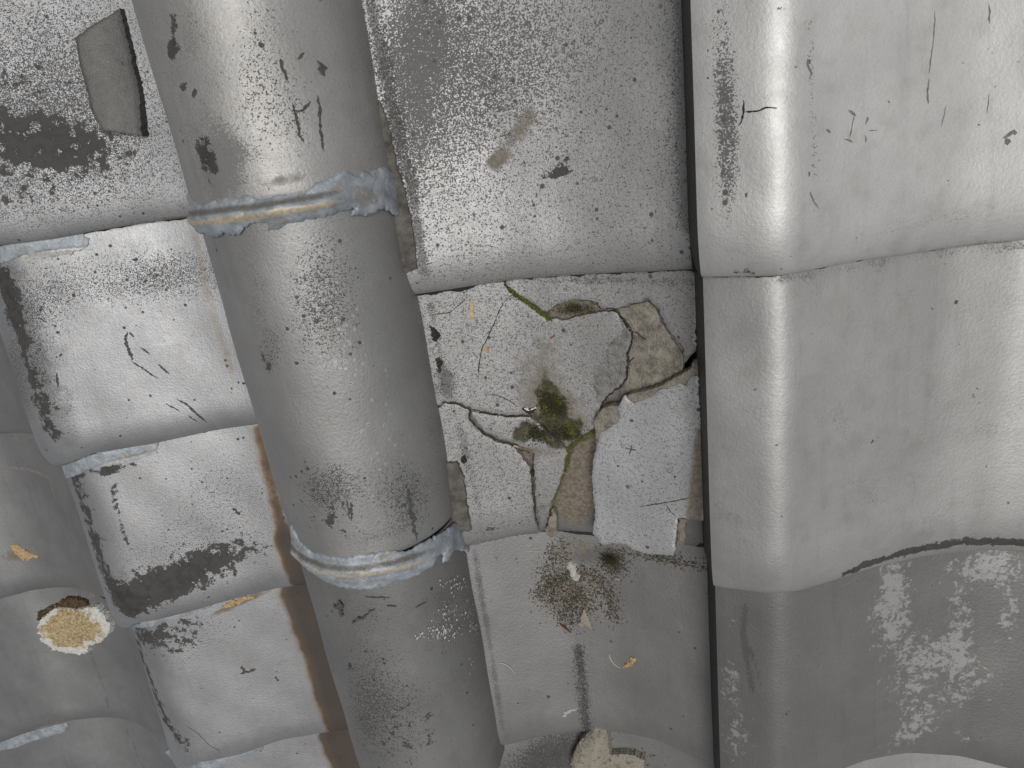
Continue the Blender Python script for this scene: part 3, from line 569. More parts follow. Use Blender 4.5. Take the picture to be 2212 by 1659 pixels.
# ================================================================== RIGHT COLUMN
GR = 'large silver wave tiles at the right'
XR0, XR1 = -.0503, .33
R1 = Tile(PR, [(1520, 600), (1600, 600), (1680, 598), (1750, 587), (1850, 566), (2000, 545), (2212, 520)], seed=31, length=.36, rx=.044)
R2 = Tile(PR, [(1530, 1265), (1600, 1277), (1690, 1281), (1740, 1276), (1800, 1258), (1900, 1225), (2000, 1204), (2140, 1190), (2212, 1196)], seed=32, rx=.044)
R3 = Tile(PR, [(1555, 1745), (1700, 1745), (1765, 1700), (1825, 1659), (1870, 1643), (1965, 1628), (2080, 1635), (2212, 1672)], seed=33, rx=.036)
R4 = Tile(PR, None, yf=-.79, seed=34)
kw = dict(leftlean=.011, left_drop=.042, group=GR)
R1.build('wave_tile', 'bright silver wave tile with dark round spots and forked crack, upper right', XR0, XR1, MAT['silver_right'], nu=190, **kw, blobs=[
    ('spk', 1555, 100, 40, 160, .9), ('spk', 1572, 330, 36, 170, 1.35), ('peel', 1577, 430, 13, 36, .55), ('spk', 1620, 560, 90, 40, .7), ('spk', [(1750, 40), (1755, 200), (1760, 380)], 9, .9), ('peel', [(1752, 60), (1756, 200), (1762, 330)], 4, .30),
    ('film_shade', 2000, 480, 260, 22, .35, -6), ('film_shade', 2050, 540, 300, 16, .55, -6), ('spk', 2100, 400, 120, 60, .3), ('peel', 2175, 290, 14, 10, .62, -40), ('peel', 1590, 587, 60, 8, .5)])
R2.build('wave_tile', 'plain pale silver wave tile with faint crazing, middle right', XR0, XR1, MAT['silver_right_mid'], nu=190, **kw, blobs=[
    ('peel', [(1830, 1238), (1890, 1212), (1980, 1188), (2080, 1172), (2212, 1174)], 13, 1.25), ('spk', 1560, 1200, 50, 60, .5), ('film_shade', [(1690, 600), (1850, 575), (2212, 530)], 12, .6), ('spk', 2080, 640, 60, 100, .6), ('film_shade', 1600, 1255, 90, 16, .6)])
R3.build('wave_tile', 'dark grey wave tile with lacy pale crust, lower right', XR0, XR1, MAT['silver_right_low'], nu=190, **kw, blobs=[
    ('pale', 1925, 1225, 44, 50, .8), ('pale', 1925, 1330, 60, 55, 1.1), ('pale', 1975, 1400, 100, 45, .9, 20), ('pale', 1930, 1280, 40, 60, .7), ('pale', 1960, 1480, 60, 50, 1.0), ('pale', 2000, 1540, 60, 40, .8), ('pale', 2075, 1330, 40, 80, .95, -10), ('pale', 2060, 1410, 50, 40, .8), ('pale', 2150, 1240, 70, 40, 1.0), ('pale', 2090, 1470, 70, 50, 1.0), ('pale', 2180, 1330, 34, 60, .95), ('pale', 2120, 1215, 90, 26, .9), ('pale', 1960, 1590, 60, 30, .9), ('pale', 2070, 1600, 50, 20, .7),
    ('pale', 1575, 1470, 24, 55, .95), ('pale', 1590, 1590, 36, 60, .95), ('pale', 1580, 1340, 20, 20, .6), ('film_shade', [(1610, 1310), (1605, 1370), (1615, 1430), (1625, 1490)], 10, 1.1), ('film_shade', [(1622, 1400), (1645, 1480)], 4, 1.0), ('film_shade', 1750, 1450, 90, 140, .25)])
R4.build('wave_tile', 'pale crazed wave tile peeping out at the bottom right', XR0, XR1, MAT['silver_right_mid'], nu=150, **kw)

# ================================================================== ROUND RIDGE TILES
AX, AZ, AR = -.3474, .0308, .0773
def ridge_tile(label, y0, y1, mat, r0, r1, blobs):
    root = empty('round_ridge_tile', (AX, (y0 + y1) / 2, 0)); tag(root, label, 'ridge tile', 'round ridge tiles running down the roof')
    th = np.radians(np.linspace(-112, 118, 150)); ys = np.arange(y0, y1, .0022)
    TT, YY = np.meshgrid(th, ys); f = (YY - y0) / (y1 - y0); R = r0 + (r1 - r0) * f
    e = np.clip(1 - (YY - y0) / .008, 0, 1); R = R - .004 * (1 - np.sqrt(1 - e * e))
    R = R + .0005 * np.sin(3 * TT + 20 * YY) + .0003 * np.sin(60 * YY + 5 * TT)
    X = AX + R * np.sin(TT); Z = AZ + R * np.cos(TT); V = np.stack([X, YY, Z], -1).reshape(-1, 3)
    nr, nc = X.shape; idx = np.arange(nr * nc).reshape(nr, nc)
    F = np.stack([idx[:-1, :-1], idx[:-1, 1:], idx[1:, 1:], idx[1:, :-1]], -1).reshape(-1, 4).tolist()
    def hc(x, y): return AZ + np.sqrt(np.clip((AR) ** 2 - (x - AX) ** 2, 1e-6, 1))
    # stain masks use the unrolled surface (arc length), traced with the ray-cylinder hit
    at = {k: np.zeros(len(V)) for k in ATTRS}; U = (TT * AR).ravel(); W = YY.ravel()
    for bb in blobs:
        k, u, v, ru, rv, amp = bb[:6]; an = math.radians(bb[6] if len(bb) > 6 else 0)
        c = cyl_hit(u, v)
        e1 = cyl_hit(u + 5 * math.cos(an), v + 5 * math.sin(an)) - c; e2 = cyl_hit(u - 5 * math.sin(an), v + 5 * math.cos(an)) - c
        e1, e2 = e1 * ru / 5, e2 * rv / 5
        inv = np.linalg.inv(np.array([e1, e2]).T); a = inv[0, 0] * (U - c[0]) + inv[0, 1] * (W - c[1]); b2 = inv[1, 0] * (U - c[0]) + inv[1, 1] * (W - c[1])
        at[k] += amp * np.exp(-(a * a + b2 * b2) ** 1.3)
    mesh_obj('glazed_face', V, F, mat, root, True, at)
    VV = [tuple(p) for p in V[idx[0]]] + [(AX + (r0 - .018) * math.sin(t), y0, AZ + (r0 - .018) * math.cos(t)) for t in th]
    mesh_obj('tile_edge', VV, [(i, i + nc, i + 1 + nc, i + 1) for i in range(nc - 1)], MAT['body'], root, True)
    return root
def cyl_hit(u, v, r=None):
    r = r or AR; d = ray(u, v); ox, oz = -AX, CAMH - AZ; a = d[0] ** 2 + d[2] ** 2; b2 = 2 * (ox * d[0] + oz * d[2]); c = ox * ox + oz * oz - r * r
    D = max(b2 * b2 - 4 * a * c, 0); t = (-b2 - math.sqrt(D)) / (2 * a); x, y, z = t * d[0], t * d[1], CAMH + t * d[2]
    return np.array([math.atan2(x - AX, z - AZ) * r, y])
def cpt(s, y, r):  # arc length (at AR) and y to 3D at radius r
    t = s / AR; return (AX + r * math.sin(t), y, AZ + r * math.cos(t))
gm('ridge_a', base=(.40, .395, .385), metal=.52, rough=.54, fine=.12, spots=.06, seed=9)
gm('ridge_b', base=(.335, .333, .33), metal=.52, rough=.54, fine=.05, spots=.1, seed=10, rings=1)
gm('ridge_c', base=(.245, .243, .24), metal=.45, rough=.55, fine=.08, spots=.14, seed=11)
yj1, yj2 = -.014, -.300
ridge_tile('round ridge tile with dark peeled, stained and shaded left flank, uppermost of three', yj1, .30, MAT['ridge_a'], AR, AR - .002, [
    ('peel', 448, 340, 22, 70, .95, -15), ('film_shade', 480, 370, 60, 90, .9), ('peel', 375, 60, 14, 50, .75, -10), ('peel', 370, 105, 12, 26, .8), ('peel', 395, 190, 8, 14, .8), ('peel', 420, 200, 8, 14, .8), ('film_shade', [0], 0, 0) if 0 else ('film_shade', 400, 200, 70, 300, .55, -15), ('spk', 560, 180, 60, 200, .5), ('mud', 620, 385, 90, 18, .5, -8), ('spk', 640, 250, 40, 90, .4), ('film_shade', 800, 200, 40, 300, .35)])  # left flank: staining and peeling, deepened to paint its shade
ridge_tile('round ridge tile with pale pinhole rings, middle one between the two sealed joints', yj2, yj1 - .0005, MAT['ridge_b'], AR, AR - .002, [
    ('spk', 700, 650, 90, 170, .75), ('spk', 880, 1080, 70, 100, .8), ('peel', 700, 1110, 50, 50, .60), ('peel', 790, 1130, 60, 40, .30), ('spk', 700, 1060, 80, 70, .9), ('spk', 580, 770, 30, 60, .7), ('film_shade', 540, 650, 50, 200, .6, -17), ('film_shade', 800, 1160, 120, 22, .5, -12), ('peel', 575, 790, 22, 40, .6, -20), ('film_shade', 960, 1000, 30, 200, .5, -12), ('pale', 700, 640, 46, 110, .75, -15), ('pale', 770, 800, 60, 150, .5, -15), ('pale', 860, 1000, 60, 90, .2)])  # long band at left paints the shaded flank of the ridge
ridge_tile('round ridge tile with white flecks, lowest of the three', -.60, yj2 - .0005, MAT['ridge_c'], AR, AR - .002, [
    ('peel', 870, 1600, 90, 80, .5), ('spk', 850, 1560, 110, 120, .6), ('spk', 780, 1450, 70, 240, .5), ('film_shade', 970, 1340, 55, 90, .75), ('pale', 985, 1330, 40, 66, .42)])
# ================================================================== SEALED JOINTS OF THE RIDGE
def joint_band(label, crop, top, right, bottom, left, bead, seedk):
    loop = [cyl_hit(u, v, AR + .0012) * np.array([AR / (AR + .0012), 1]) for u, v in cv(crop, top + right + bottom + left)]
    P = np.array(loop); P[:, 0] = np.clip(P[:, 0], math.radians(-75) * AR, math.radians(112) * AR)
    B = np.array([cyl_hit(u, v, AR + .003) * np.array([AR / (AR + .003), 1]) for u, v in cv(crop, bead)])
    Lp = rough_loop(P, .0005, .0018); n = len(Lp)
    if 0.5 * np.sum(Lp[:, 0] * np.roll(Lp[:, 1], -1) - np.roll(Lp[:, 0], -1) * Lp[:, 1]) < 0: Lp = Lp[::-1]
    gx, gy = np.meshgrid(np.arange(Lp[:, 0].min(), Lp[:, 0].max(), .0014), np.arange(Lp[:, 1].min(), Lp[:, 1].max(), .0014)); g = np.stack([gx.ravel(), gy.ravel()], 1) + RNG.uniform(-.0002, .0002, (gx.size, 2))
    ins = np.zeros(len(g), bool)
    for a, b2 in zip(Lp, np.roll(Lp, -1, 0)):
        c1 = (a[1] > g[:, 1]) != (b2[1] > g[:, 1])
        with np.errstate(divide='ignore', invalid='ignore'): ins ^= c1 & (g[:, 0] < (b2[0] - a[0]) * (g[:, 1] - a[1]) / (b2[1] - a[1]) + a[0])
    g = g[ins]
    vo, eo, fo, ov, _, _ = delaunay_2d_cdt([Vector(map(float, p)) for p in np.concatenate([Lp, g])], [(i, (i + 1) % n) for i in range(n)], [], 1, 1e-7)
    A = np.array([(v.x, v.y) for v in vo]); D = np.full(len(A), 9.); side = np.zeros(len(A)); along = np.zeros(len(A)); tot = 0
    for k, (a, b2) in enumerate(zip(B[:-1], B[1:])):
        ab = b2 - a; t = np.clip(((A - a) @ ab) / (ab @ ab), 0, 1); r = A - a - t[:, None] * ab; d = np.linalg.norm(r, axis=1); m = d < D
        D = np.where(m, d, D); side = np.where(m, np.sign(ab[0] * r[:, 1] - ab[1] * r[:, 0]), side)
        along = np.where(m, (k + t) / (len(B) - 1), along)
    sd = D * side
    De = np.full(len(A), 9.)
    for a, b2 in zip(Lp, np.roll(Lp, -1, 0)):
        ab = b2 - a; t = np.clip(((A - a) @ ab) / (ab @ ab + 1e-12), 0, 1); De = np.minimum(De, np.linalg.norm(A - a - t[:, None] * ab, axis=1))
    endf = np.clip((1 - along) * 4, 0, 1)
    r = AR + .0004 + .0015 * np.clip(De / .002, 0, 1) ** .6 + (.0040 * np.exp(-(sd / .0052) ** 2) + .0012 * np.exp(-((sd + .009) / .003) ** 2)) * (.25 + .75 * endf) * np.clip(De / .006, 0.15, 1) + .0003 * np.sin(300 * A[:, 0] + 90 * A[:, 1]) * np.sin(260 * A[:, 1])
    V = np.array([cpt(s_, y_, r_) for (s_, y_), r_ in zip(A, r)])
    F = []
    for f in fo:
        p, q, w_ = A[f[0]], A[f[1]], A[f[2]]; F.append(tuple(f) if (q[0] - p[0]) * (w_[1] - p[1]) - (q[1] - p[1]) * (w_[0] - p[0]) > 0 else tuple(f[::-1]))
    gold = np.exp(-((sd + .0016) / .0036) ** 2) * endf * .8; dirt = np.exp(-((sd - .0048) / .0030) ** 2) * endf * .9
    o = mesh_obj('joint_sealant', V, F, MAT['sealant'], None, True, {'gold': gold, 'dirt': dirt}); tag(o, label, 'sealant', 'grey sealant bands over the ridge joints')
    li = [None] * n
    for vi, orig in enumerate(ov):
        for q in orig:
            if q < n: li[q] = vi
    li = [i for i in li if i is not None]; m = len(li)
    VV = [V[i] for i in li] + [cpt(A[i][0], A[i][1], AR - .001) for i in li]
    e = mesh_obj('torn_edge', VV, [(i, m + i, m + (i + 1) % m, (i + 1) % m) for i in range(m)], MAT['sealant'], o, False)
    return o
joint_band('torn blue grey sealant band over the upper ridge joint, with a golden bead', 'J1',
    [(60, 390), (130, 425), (180, 462), (240, 500), (260, 480), (330, 455), (420, 430), (500, 425), (560, 440), (620, 400), (690, 405), (720, 435), (790, 440), (860, 405), (1080, 385), (1100, 405), (1200, 330), (1240, 290), (1300, 265), (1400, 240), (1440, 200), (1500, 180), (1560, 200), (1600, 230), (1645, 235), (1660, 180), (1700, 185), (1740, 215), (1760, 170), (1860, 150), (1920, 185), (1940, 130), (1975, 170)],
    [(1992, 260), (1972, 320), (1985, 420), (2000, 500), (2005, 585)],
    [(1970, 580), (1920, 540), (1860, 515), (1800, 530), (1700, 590), (1640, 570), (1565, 585), (1600, 520), (1500, 530), (1380, 580), (1250, 605), (1150, 612), (1060, 640), (980, 650), (900, 710), (810, 718), (820, 655), (700, 640), (600, 680), (560, 750), (450, 755), (420, 730), (340, 775), (290, 760), (250, 735), (200, 735)],
    [(120, 600)], [(120, 620), (300, 612), (470, 590), (700, 570), (900, 530), (1100, 500), (1300, 470), (1500, 420), (1700, 370)], 1)
joint_band('torn blue grey sealant band over the lower ridge joint, with a long golden bead', 'J2',
    [(130, 340), (175, 410), (200, 470), (300, 560), (330, 580), (400, 590), (480, 615), (600, 620), (760, 600), (950, 570), (1060, 565), (1170, 575), (1250, 525), (1350, 475), (1450, 420), (1560, 350), (1640, 280), (1675, 230)],
    [(1720, 310), (1735, 400), (1730, 540)],
    [(1680, 555), (1600, 550), (1570, 600), (1540, 650), (1495, 670), (1500, 575), (1440, 615), (1400, 700), (1300, 760), (1200, 810), (1050, 835), (980, 880), (870, 900), (700, 905), (560, 880), (430, 830), (330, 760), (250, 690), (205, 640)],
    [(150, 520)], [(170, 570), (330, 690), (480, 740), (700, 755), (900, 730), (1060, 700), (1200, 660), (1400, 590), (1550, 520)], 2)

# ================================================================== SEALANT UNDER THE LEFT TILE EDGES
MAT['sealant_flat'] = MAT['sealant']
GS = 'strips of old sealant under the tile edges'
def strip(label, crop, pts, t, th=.0016):
    o = shard('sealant_strip', label, 'sealant', cv(crop, pts), t.h, MAT['sealant'], GS, lift=.0017, thick=.0016, res=.002, amp=.0004, step=.0025, edge_mat='sealant', edge_name='strip_edge'); return o
strip('blue grey sealant strip under the top left silver tile', 'A', [(-80, 1565), (150, 1520), (520, 1470), (528, 1500), (560, 1508), (545, 1560), (400, 1572), (250, 1592), (150, 1615), (50, 1650), (-60, 1690)], L2)
strip('blue grey sealant strip with white torn crust below the scuffed silver tile', 'D', [(370, 1325), (560, 1300), (760, 1255), (1005, 1195), (1005, 1215), (985, 1262), (870, 1302), (650, 1352), (560, 1388), (480, 1425), (400, 1405)], L3)
strip('narrow pale sealant strip below the tile with the black flaked front', 'E', [(775, 730), (900, 735), (1100, 680), (1345, 605), (1330, 642), (1150, 702), (1000, 747), (850, 768), (790, 755)], L4)
strip('grey sealant strip at the bottom of the left column, by the lowest silver tile', 'E', [(1040, 1560), (1200, 1610), (1400, 1570), (1675, 1490), (1660, 1542), (1450, 1610), (1330, 1690), (1160, 1680)], L5)
strip('grey sealant strip at the left border, under the lower far left tile', 'E', [(-60, 1515), (200, 1425), (415, 1372), (428, 1395), (400, 1432), (200, 1492), (100, 1532), (-60, 1560)], F5)
for pts in ([(120, 1620), (260, 1600), (500, 1580), (540, 1565), (420, 1610), (200, 1640)],): 
    o = shard('dried_crust', 'white crusty smear along the sealant at the upper left', 'crust', cv('A', pts), L2.h, MAT['white'], None, lift=.0018, thick=.001, res=.002, amp=.0007, edge_mat='white')
o = shard('dried_crust', 'white crusty smear along the sealant below the scuffed silver tile', 'crust', cv('D', [(640, 1352), (760, 1318), (870, 1298), (985, 1262), (990, 1285), (870, 1320), (740, 1355), (650, 1370)]), L3.h, MAT['white'], None, lift=.0016, thick=.001, res=.002, amp=.0007, edge_mat='white')

# ================================================================== MORTAR BESIDE THE RIDGE
MAT['mortar'] = simple('brown_mortar', (.06, .055, .05), (.16, .148, .13), 110, .92, .002)
shard('mortar_fillet', 'brown mortar fillet right of the ridge by the upper sealed joint', 'mortar', cv('B', [(262, 640), (300, 730), (336, 880), (366, 1010), (398, 1120), (430, 1240), (462, 1380), (486, 1540), (505, 1700)]) + [('xy', -.29, -.085), ('xy', -.29, .0)], C1.h, MAT['mortar'], None, lift=.0025, thick=.004, res=.0025, edge_mat='mortar', edge_name='fillet_side')
shard('mortar_fillet', 'brown mortar fillet right of the ridge by the lower sealed joint', 'mortar', cv('4', [(380, 790), (420, 830), (460, 930), (488, 1080), (510, 1250), (536, 1400), (560, 1560), (575, 1660)]) + [('xy', -.292, -.315), ('xy', -.292, -.25)], h2, MAT['mortar'], None, lift=.0022, thick=.004, res=.0025, edge_mat='mortar', edge_name='fillet_side')

# ================================================================== LOOSE SLATE SHARD
gm('slate', base=(.085, .083, .08), metal=.35, rough=.5, fine=-.1, spots=.0, seed=17, warm=(.08, .075, .07))
MAT['slate_side'] = simple('slate_side', (.02, .02, .02), (.06, .058, .055), 150, .85)
xs0 = trace(250 * .34 + 100, 200, L1.h)[0]
def slate_z(x, y): return .012 + .16 * np.clip(x - xs0 + .03, -.02, .09) - 9.0 * (x - xs0 - .005) ** 2
o = shard('slate_shard', 'dark curved tile shard lying loose on the top left tile', 'tile shard', cv('A', [(468, 240), (560, 170), (640, 122), (690, 95), (752, 52), (775, 150), (800, 250), (840, 420), (880, 600), (882, 700), (893, 862), (850, 852), (740, 835), (645, 826), (600, 760), (560, 650), (540, 540), (505, 430), (480, 300)]),
    lambda x, y: L1.h(x, y) + slate_z(x, y), MAT['slate'], None, thick=.008, res=.0022, amp=.0003, edge_mat='slate_side')

# ================================================================== MORTAR LUMP (lower left)
def lump_mat():
    b = NB('mortar_lump'); t = b.attr('tan'); n = b.noise(220, 5, .7); m = b.noise(60, 4, .6)
    wc = b.ramp(n, [(.3, (.46, .45, .42)), (.6, (.72, .71, .67))]); tc = b.ramp(n, [(.34, (.20, .135, .065)), (.5, (.42, .32, .18)), (.66, (.60, .50, .33))])
    return b.out(b.mix(b.ss(b.ma('ADD', t, b.ma('MULTIPLY', b.ma('SUBTRACT', m, .5), 2.2)), .30, .58), wc, tc), .95, 0, b.bump(n, .004, .9))
MAT['lump'] = lump_mat()
o = lump('mortar_lump', cv('E', [(240, 760), (260, 720), (340, 655), (400, 650), (480, 660), (560, 645), (610, 640), (640, 680), (665, 700), (665, 730), (695, 745), (690, 800), (660, 840), (620, 870), (560, 885), (550, 930), (510, 940), (430, 935), (340, 915), (300, 880), (245, 850), (265, 830), (240, 790)]), F4.h, MAT['lump'], .016, 'white mortar lump with a sandy ochre face on a grey tile at lower left', 'mortar lump', rough=.0006, flat=.55, tone='white', power=.6, amp=.001)
vs = o.data.vertices; cc = trace(.3418 * 465, 1092 + .3418 * 770, lambda x, y: F4.h(x, y) + .013); c2_ = trace(.3418 * 620, 1092 + .3418 * 745, lambda x, y: F4.h(x, y) + .013); rr_ = abs(c2_[0] - cc[0])
at = o.data.attributes.new('tan', 'FLOAT', 'POINT'); at.data.foreach_set('value', np.array([max(0, 1.15 - ((v.co.x - cc[0]) / (rr_ * 1.15)) ** 2 - ((v.co.y - cc[1]) / (rr_ * .82)) ** 2) for v in vs], dtype=np.float32))
lump('bark_crumb', cv('E', [(340, 640), (380, 605), (430, 585), (480, 590), (530, 610), (545, 640), (500, 650), (440, 655), (390, 645)]), F4.h, MAT['bark'], .012, 'dark brown bark crumb just above the mortar lump', 'bark crumb', rough=.0014, flat=.3, tone='bark', amp=.0016)
lump('bark_crumb', cv('E', [(228, 730), (235, 690), (270, 665), (325, 640), (330, 660), (285, 690), (260, 720)]), F4.h, MAT['bark'], .010, 'dark bark crumb at the left rim of the mortar lump', 'bark crumb', rough=.0012, flat=.3, tone='bark', amp=.0012)
lump('sand_crumb', cv('E', [(60, 255), (110, 252), (150, 290), (200, 310), (240, 325), (200, 335), (150, 350), (110, 320), (70, 285)]), F3.h, MAT['leaf'], .003, 'small sandy ochre smear on the far left grey tile', 'sand smear', rough=.0006, flat=.2, tone='leaf', amp=.0012)
lump('sand_crumb', cv('E', [(1400, 640), (1450, 610), (1510, 590), (1590, 575), (1600, 585), (1530, 612), (1460, 640), (1410, 655)]), L4.h, MAT['leaf'], .004, 'sandy crumbs wedged under the front of the blackened silver tile', 'sand smear', rough=.0006, flat=.2, tone='leaf', amp=.0010)

# ================================================================== STONES AT THE BOTTOM
lump('stone_chip', cv('G', [(1475, 1610), (1520, 1520), (1590, 1440), (1630, 1395), (1665, 1410), (1700, 1432), (1712, 1530), (1722, 1700), (1600, 1730), (1480, 1720)]), C4.h, MAT['stone'], .024, 'upright tan stone chip with a grey right side, bottom edge of the photo', 'stone chip', rough=.0005, flat=.45, tone='stone', power=.5, facets=[(-1.1, .1, 1.25), (.25, -.1, .9)], amp=.0004)
lump('stone_chip', cv('G', [(1722, 1568), (1800, 1562), (1885, 1568), (1915, 1590), (1945, 1600), (1940, 1659), (1930, 1730), (1730, 1730)]), C4.h, MAT['stone'], .010, 'flat tan stone chip right of the upright one at the bottom edge', 'stone chip', rough=.0004, flat=.8, tone='stone', power=.7, amp=.0004)
# ================================================================== LAP SHADOW AND GRIME PAINTED AS DARK RIBBONS
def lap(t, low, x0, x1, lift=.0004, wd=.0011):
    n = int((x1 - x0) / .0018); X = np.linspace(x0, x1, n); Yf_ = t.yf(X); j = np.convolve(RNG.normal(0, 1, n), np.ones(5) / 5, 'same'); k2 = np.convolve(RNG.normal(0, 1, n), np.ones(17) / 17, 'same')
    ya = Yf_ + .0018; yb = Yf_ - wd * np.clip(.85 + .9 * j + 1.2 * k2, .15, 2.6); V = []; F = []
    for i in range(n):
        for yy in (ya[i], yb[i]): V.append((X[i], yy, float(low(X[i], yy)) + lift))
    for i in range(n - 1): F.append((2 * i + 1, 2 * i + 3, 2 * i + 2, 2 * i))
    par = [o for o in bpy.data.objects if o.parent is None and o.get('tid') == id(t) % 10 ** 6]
    mesh_obj('lap_shade_grime', V, F, MAT['crack'], par[0] if par else None, True)
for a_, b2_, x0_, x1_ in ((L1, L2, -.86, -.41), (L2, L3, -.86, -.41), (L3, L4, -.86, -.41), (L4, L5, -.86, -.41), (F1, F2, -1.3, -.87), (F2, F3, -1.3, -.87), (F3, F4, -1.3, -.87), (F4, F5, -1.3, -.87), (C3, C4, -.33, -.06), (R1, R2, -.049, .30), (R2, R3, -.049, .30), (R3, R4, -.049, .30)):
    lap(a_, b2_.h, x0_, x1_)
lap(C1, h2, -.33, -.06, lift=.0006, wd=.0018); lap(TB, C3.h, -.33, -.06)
# ================================================================== DEBRIS ON THE DARK TILE
h3 = C3.h
lump('white_crumb', cv('G', [(1448, 362), (1475, 360), (1505, 382), (1508, 425), (1535, 450), (1520, 482), (1495, 475), (1470, 430), (1455, 400)]), h3, MAT['white'], .005, 'white crumbly lump amid the dirt on the dark tile', 'white crumb', rough=.0009, flat=.3, tone='white', amp=.0006, res=.001)
lump('clay_chip', cv('G', [(1560, 655), (1585, 700), (1612, 780), (1580, 770), (1530, 765), (1540, 700)]), h3, MAT['stone'], .0045, 'small triangular tan chip in the dirt ring', 'clay chip', rough=.0003, flat=.5, tone='stone', res=.001)
lump('clay_chip', cv('G', [(1755, 455), (1785, 460), (1790, 478), (1765, 475)]), h3, MAT['stone'], .003, 'tiny cream chip right of the white crumb', 'clay chip', rough=.0003, flat=.5, tone='stone', res=.001)
lump('leaf_scrap', cv('G', [(1805, 1030), (1830, 995), (1855, 990), (1850, 965), (1885, 975), (1870, 1010), (1840, 1025)]), h3, MAT['leaf'], .003, 'curled tan leaf scrap on the clean right side of the dark tile', 'leaf scrap', rough=.0008, flat=.2, tone='leaf', res=.0009)
lump('paint_flake', cv('G', [(1430, 1340), (1440, 1305), (1475, 1290), (1520, 1285), (1490, 1300), (1450, 1325)]), h3, MAT['white'], .001, 'thin pale flake near the bottom of the dark tile', 'flake', rough=.0002, flat=.6, tone='white', res=.001)
strand('twig', cv('G', [(1405, 735), (1440, 765), (1485, 800)]), h3, .0009, MAT['red'], 'short reddish twig beside the triangular chip', 'twig')
strand('fibre', cv('G', [(1720, 925), (1728, 965), (1760, 1005), (1800, 1025)]), h3, .0003, MAT['fibre'], 'curved white fibre left of the tan leaf scrap', 'fibre')
strand('fibre', cv('G', [(1025, 990), (1065, 995), (1105, 1025), (1130, 1065)]), h3, .00028, MAT['fibre'], 'curved white fibre beside the foot of the round ridge', 'fibre')
strand('fibre', cv('2', [(1545, 245), (1620, 215), (1700, 210), (1850, 220), (1950, 240)]), h2, .00026, MAT['fibre'], 'long white fibre on the upper right broken piece', 'fibre')
# on the broken pieces
shard('wood_splinter', 'pale flat wood splinter on the large mossy piece', 'wood splinter', cv('2', [(562, 330), (605, 352), (606, 450), (620, 572), (572, 565), (555, 540), (562, 440)]), h2, MAT['wood'], None, lift=.0014, thick=.0012, res=.0012, amp=.0002, step=.0015, edge_mat='wood')
lump('leaf_scrap', cv('2', [(733, 922), (770, 908), (805, 935), (800, 972), (765, 955)]), h2, MAT['leaf'], .0015, 'small tan leaf scrap beside the long hair crack', 'leaf scrap', rough=.0003, flat=.3, tone='leaf', res=.001)
strand('leaf_stalk', cv('2', [(1580, 802), (1610, 785), (1640, 765), (1650, 745)]), h2, .0006, MAT['red'], 'tiny red brown stalk on the large mossy piece', 'stalk')
strand('seed', cv('4', [(1120, 563), (1160, 575), (1205, 588)]), h2, .0010, MAT['wood'], 'pale yellow seed on the crack left of the wedge', 'seed')
for pts, lab in ((cv('2', [(50, 650), (110, 680), (170, 740), (185, 780), (140, 830), (150, 860), (100, 830), (70, 740)]), 'black crumb of dirt against the ridge, beside the big mossy piece'),
                 (cv('2', [(130, 1060), (180, 1070), (205, 1100), (190, 1200), (170, 1250), (150, 1180)]), 'thin black crumb of dirt lower along the ridge foot'),
                 (cv('4', [(445, 740), (480, 720), (515, 770), (512, 800), (480, 820), (450, 790)]), 'round black crumb on the lower left broken piece'),
                 (cv('4', [(1315, 920), (1345, 895), (1372, 930), (1372, 975), (1340, 968)]), 'small black crumb in the crack left of the wedge')):
    lump('dirt_crumb', pts, h2, MAT['crumb'], .004, lab, 'dirt crumb', rough=.0009, flat=.2, tone='crumb', res=.001, amp=.0005)
# puddle
bw = NB('still_water'); bw.out((.05, .05, .04), .03, 0.0, None, .9); bw.b.inputs['Transmission Weight'].default_value = .35; MAT['water'] = bw.m
o = shard('puddle', 'tiny rain puddle on the mossy piece', None, cv('4', [(1225, 105), (1260, 95), (1320, 110), (1370, 100), (1412, 92), (1405, 130), (1370, 165), (1325, 186), (1275, 168), (1240, 135)]), h2, MAT['water'], None, lift=.0009, thick=0, res=.0015, amp=.0003, step=.001, bevel=.0005)
for k_ in ('label',):
    if k_ in o: del o[k_]
tag(o, kind='stuff')

# moss tufts and litter: nobody could count them
def scatter(name, items, n_each, size, mats, h, hf=.0015, lift=0.0, flat=False):
    V = []; F = []
    for it in items:
        if isinstance(it[0], list): pts, wd, n = it; P = tline(pts, h)[:, :2]
        else: (u, v, ru, rv), n = it; P = None
        for _ in range(int(n * n_each)):
            if P is not None:
                k = RNG.integers(0, len(P) - 1); c = P[k] + (P[k + 1] - P[k]) * RNG.random() + RNG.normal(0, wd, 2)
            else:
                q = RNG.normal(0, .5, 2); c = trace(u + q[0] * ru, v + q[1] * rv, h)[:2] if False else np.array([u, v]) + q * np.array([ru, rv])
            z0 = float(h(c[0], c[1])) + lift + RNG.random() * hf; s = size * RNG.uniform(.4, 1.2); a = RNG.uniform(0, 6.28)
            d = np.array([math.cos(a), math.sin(a), RNG.uniform(-.2, .2) if flat else RNG.uniform(-.5, .9)]) * s; e = np.array([-math.sin(a), math.cos(a), RNG.uniform(-.6, .6)]) * s * (.12 if flat else .5)
            p = np.array([c[0], c[1], z0]); k0 = len(V); V += [p - d, p + e + (0, 0, .25 * s), p + d, p - e]; F += [(k0, k0 + 1, k0 + 2), (k0, k0 + 2, k0 + 3)]
    return tag(mesh_obj(name, V, F, mats, None, False), kind='stuff')
def ell(u, v, ru, rv, h): c = trace(u, v, h); a = trace(u + ru, v, h); b2 = trace(u, v + rv, h); return (c[0], c[1], abs(a[0] - c[0]), abs(b2[1] - c[1]))
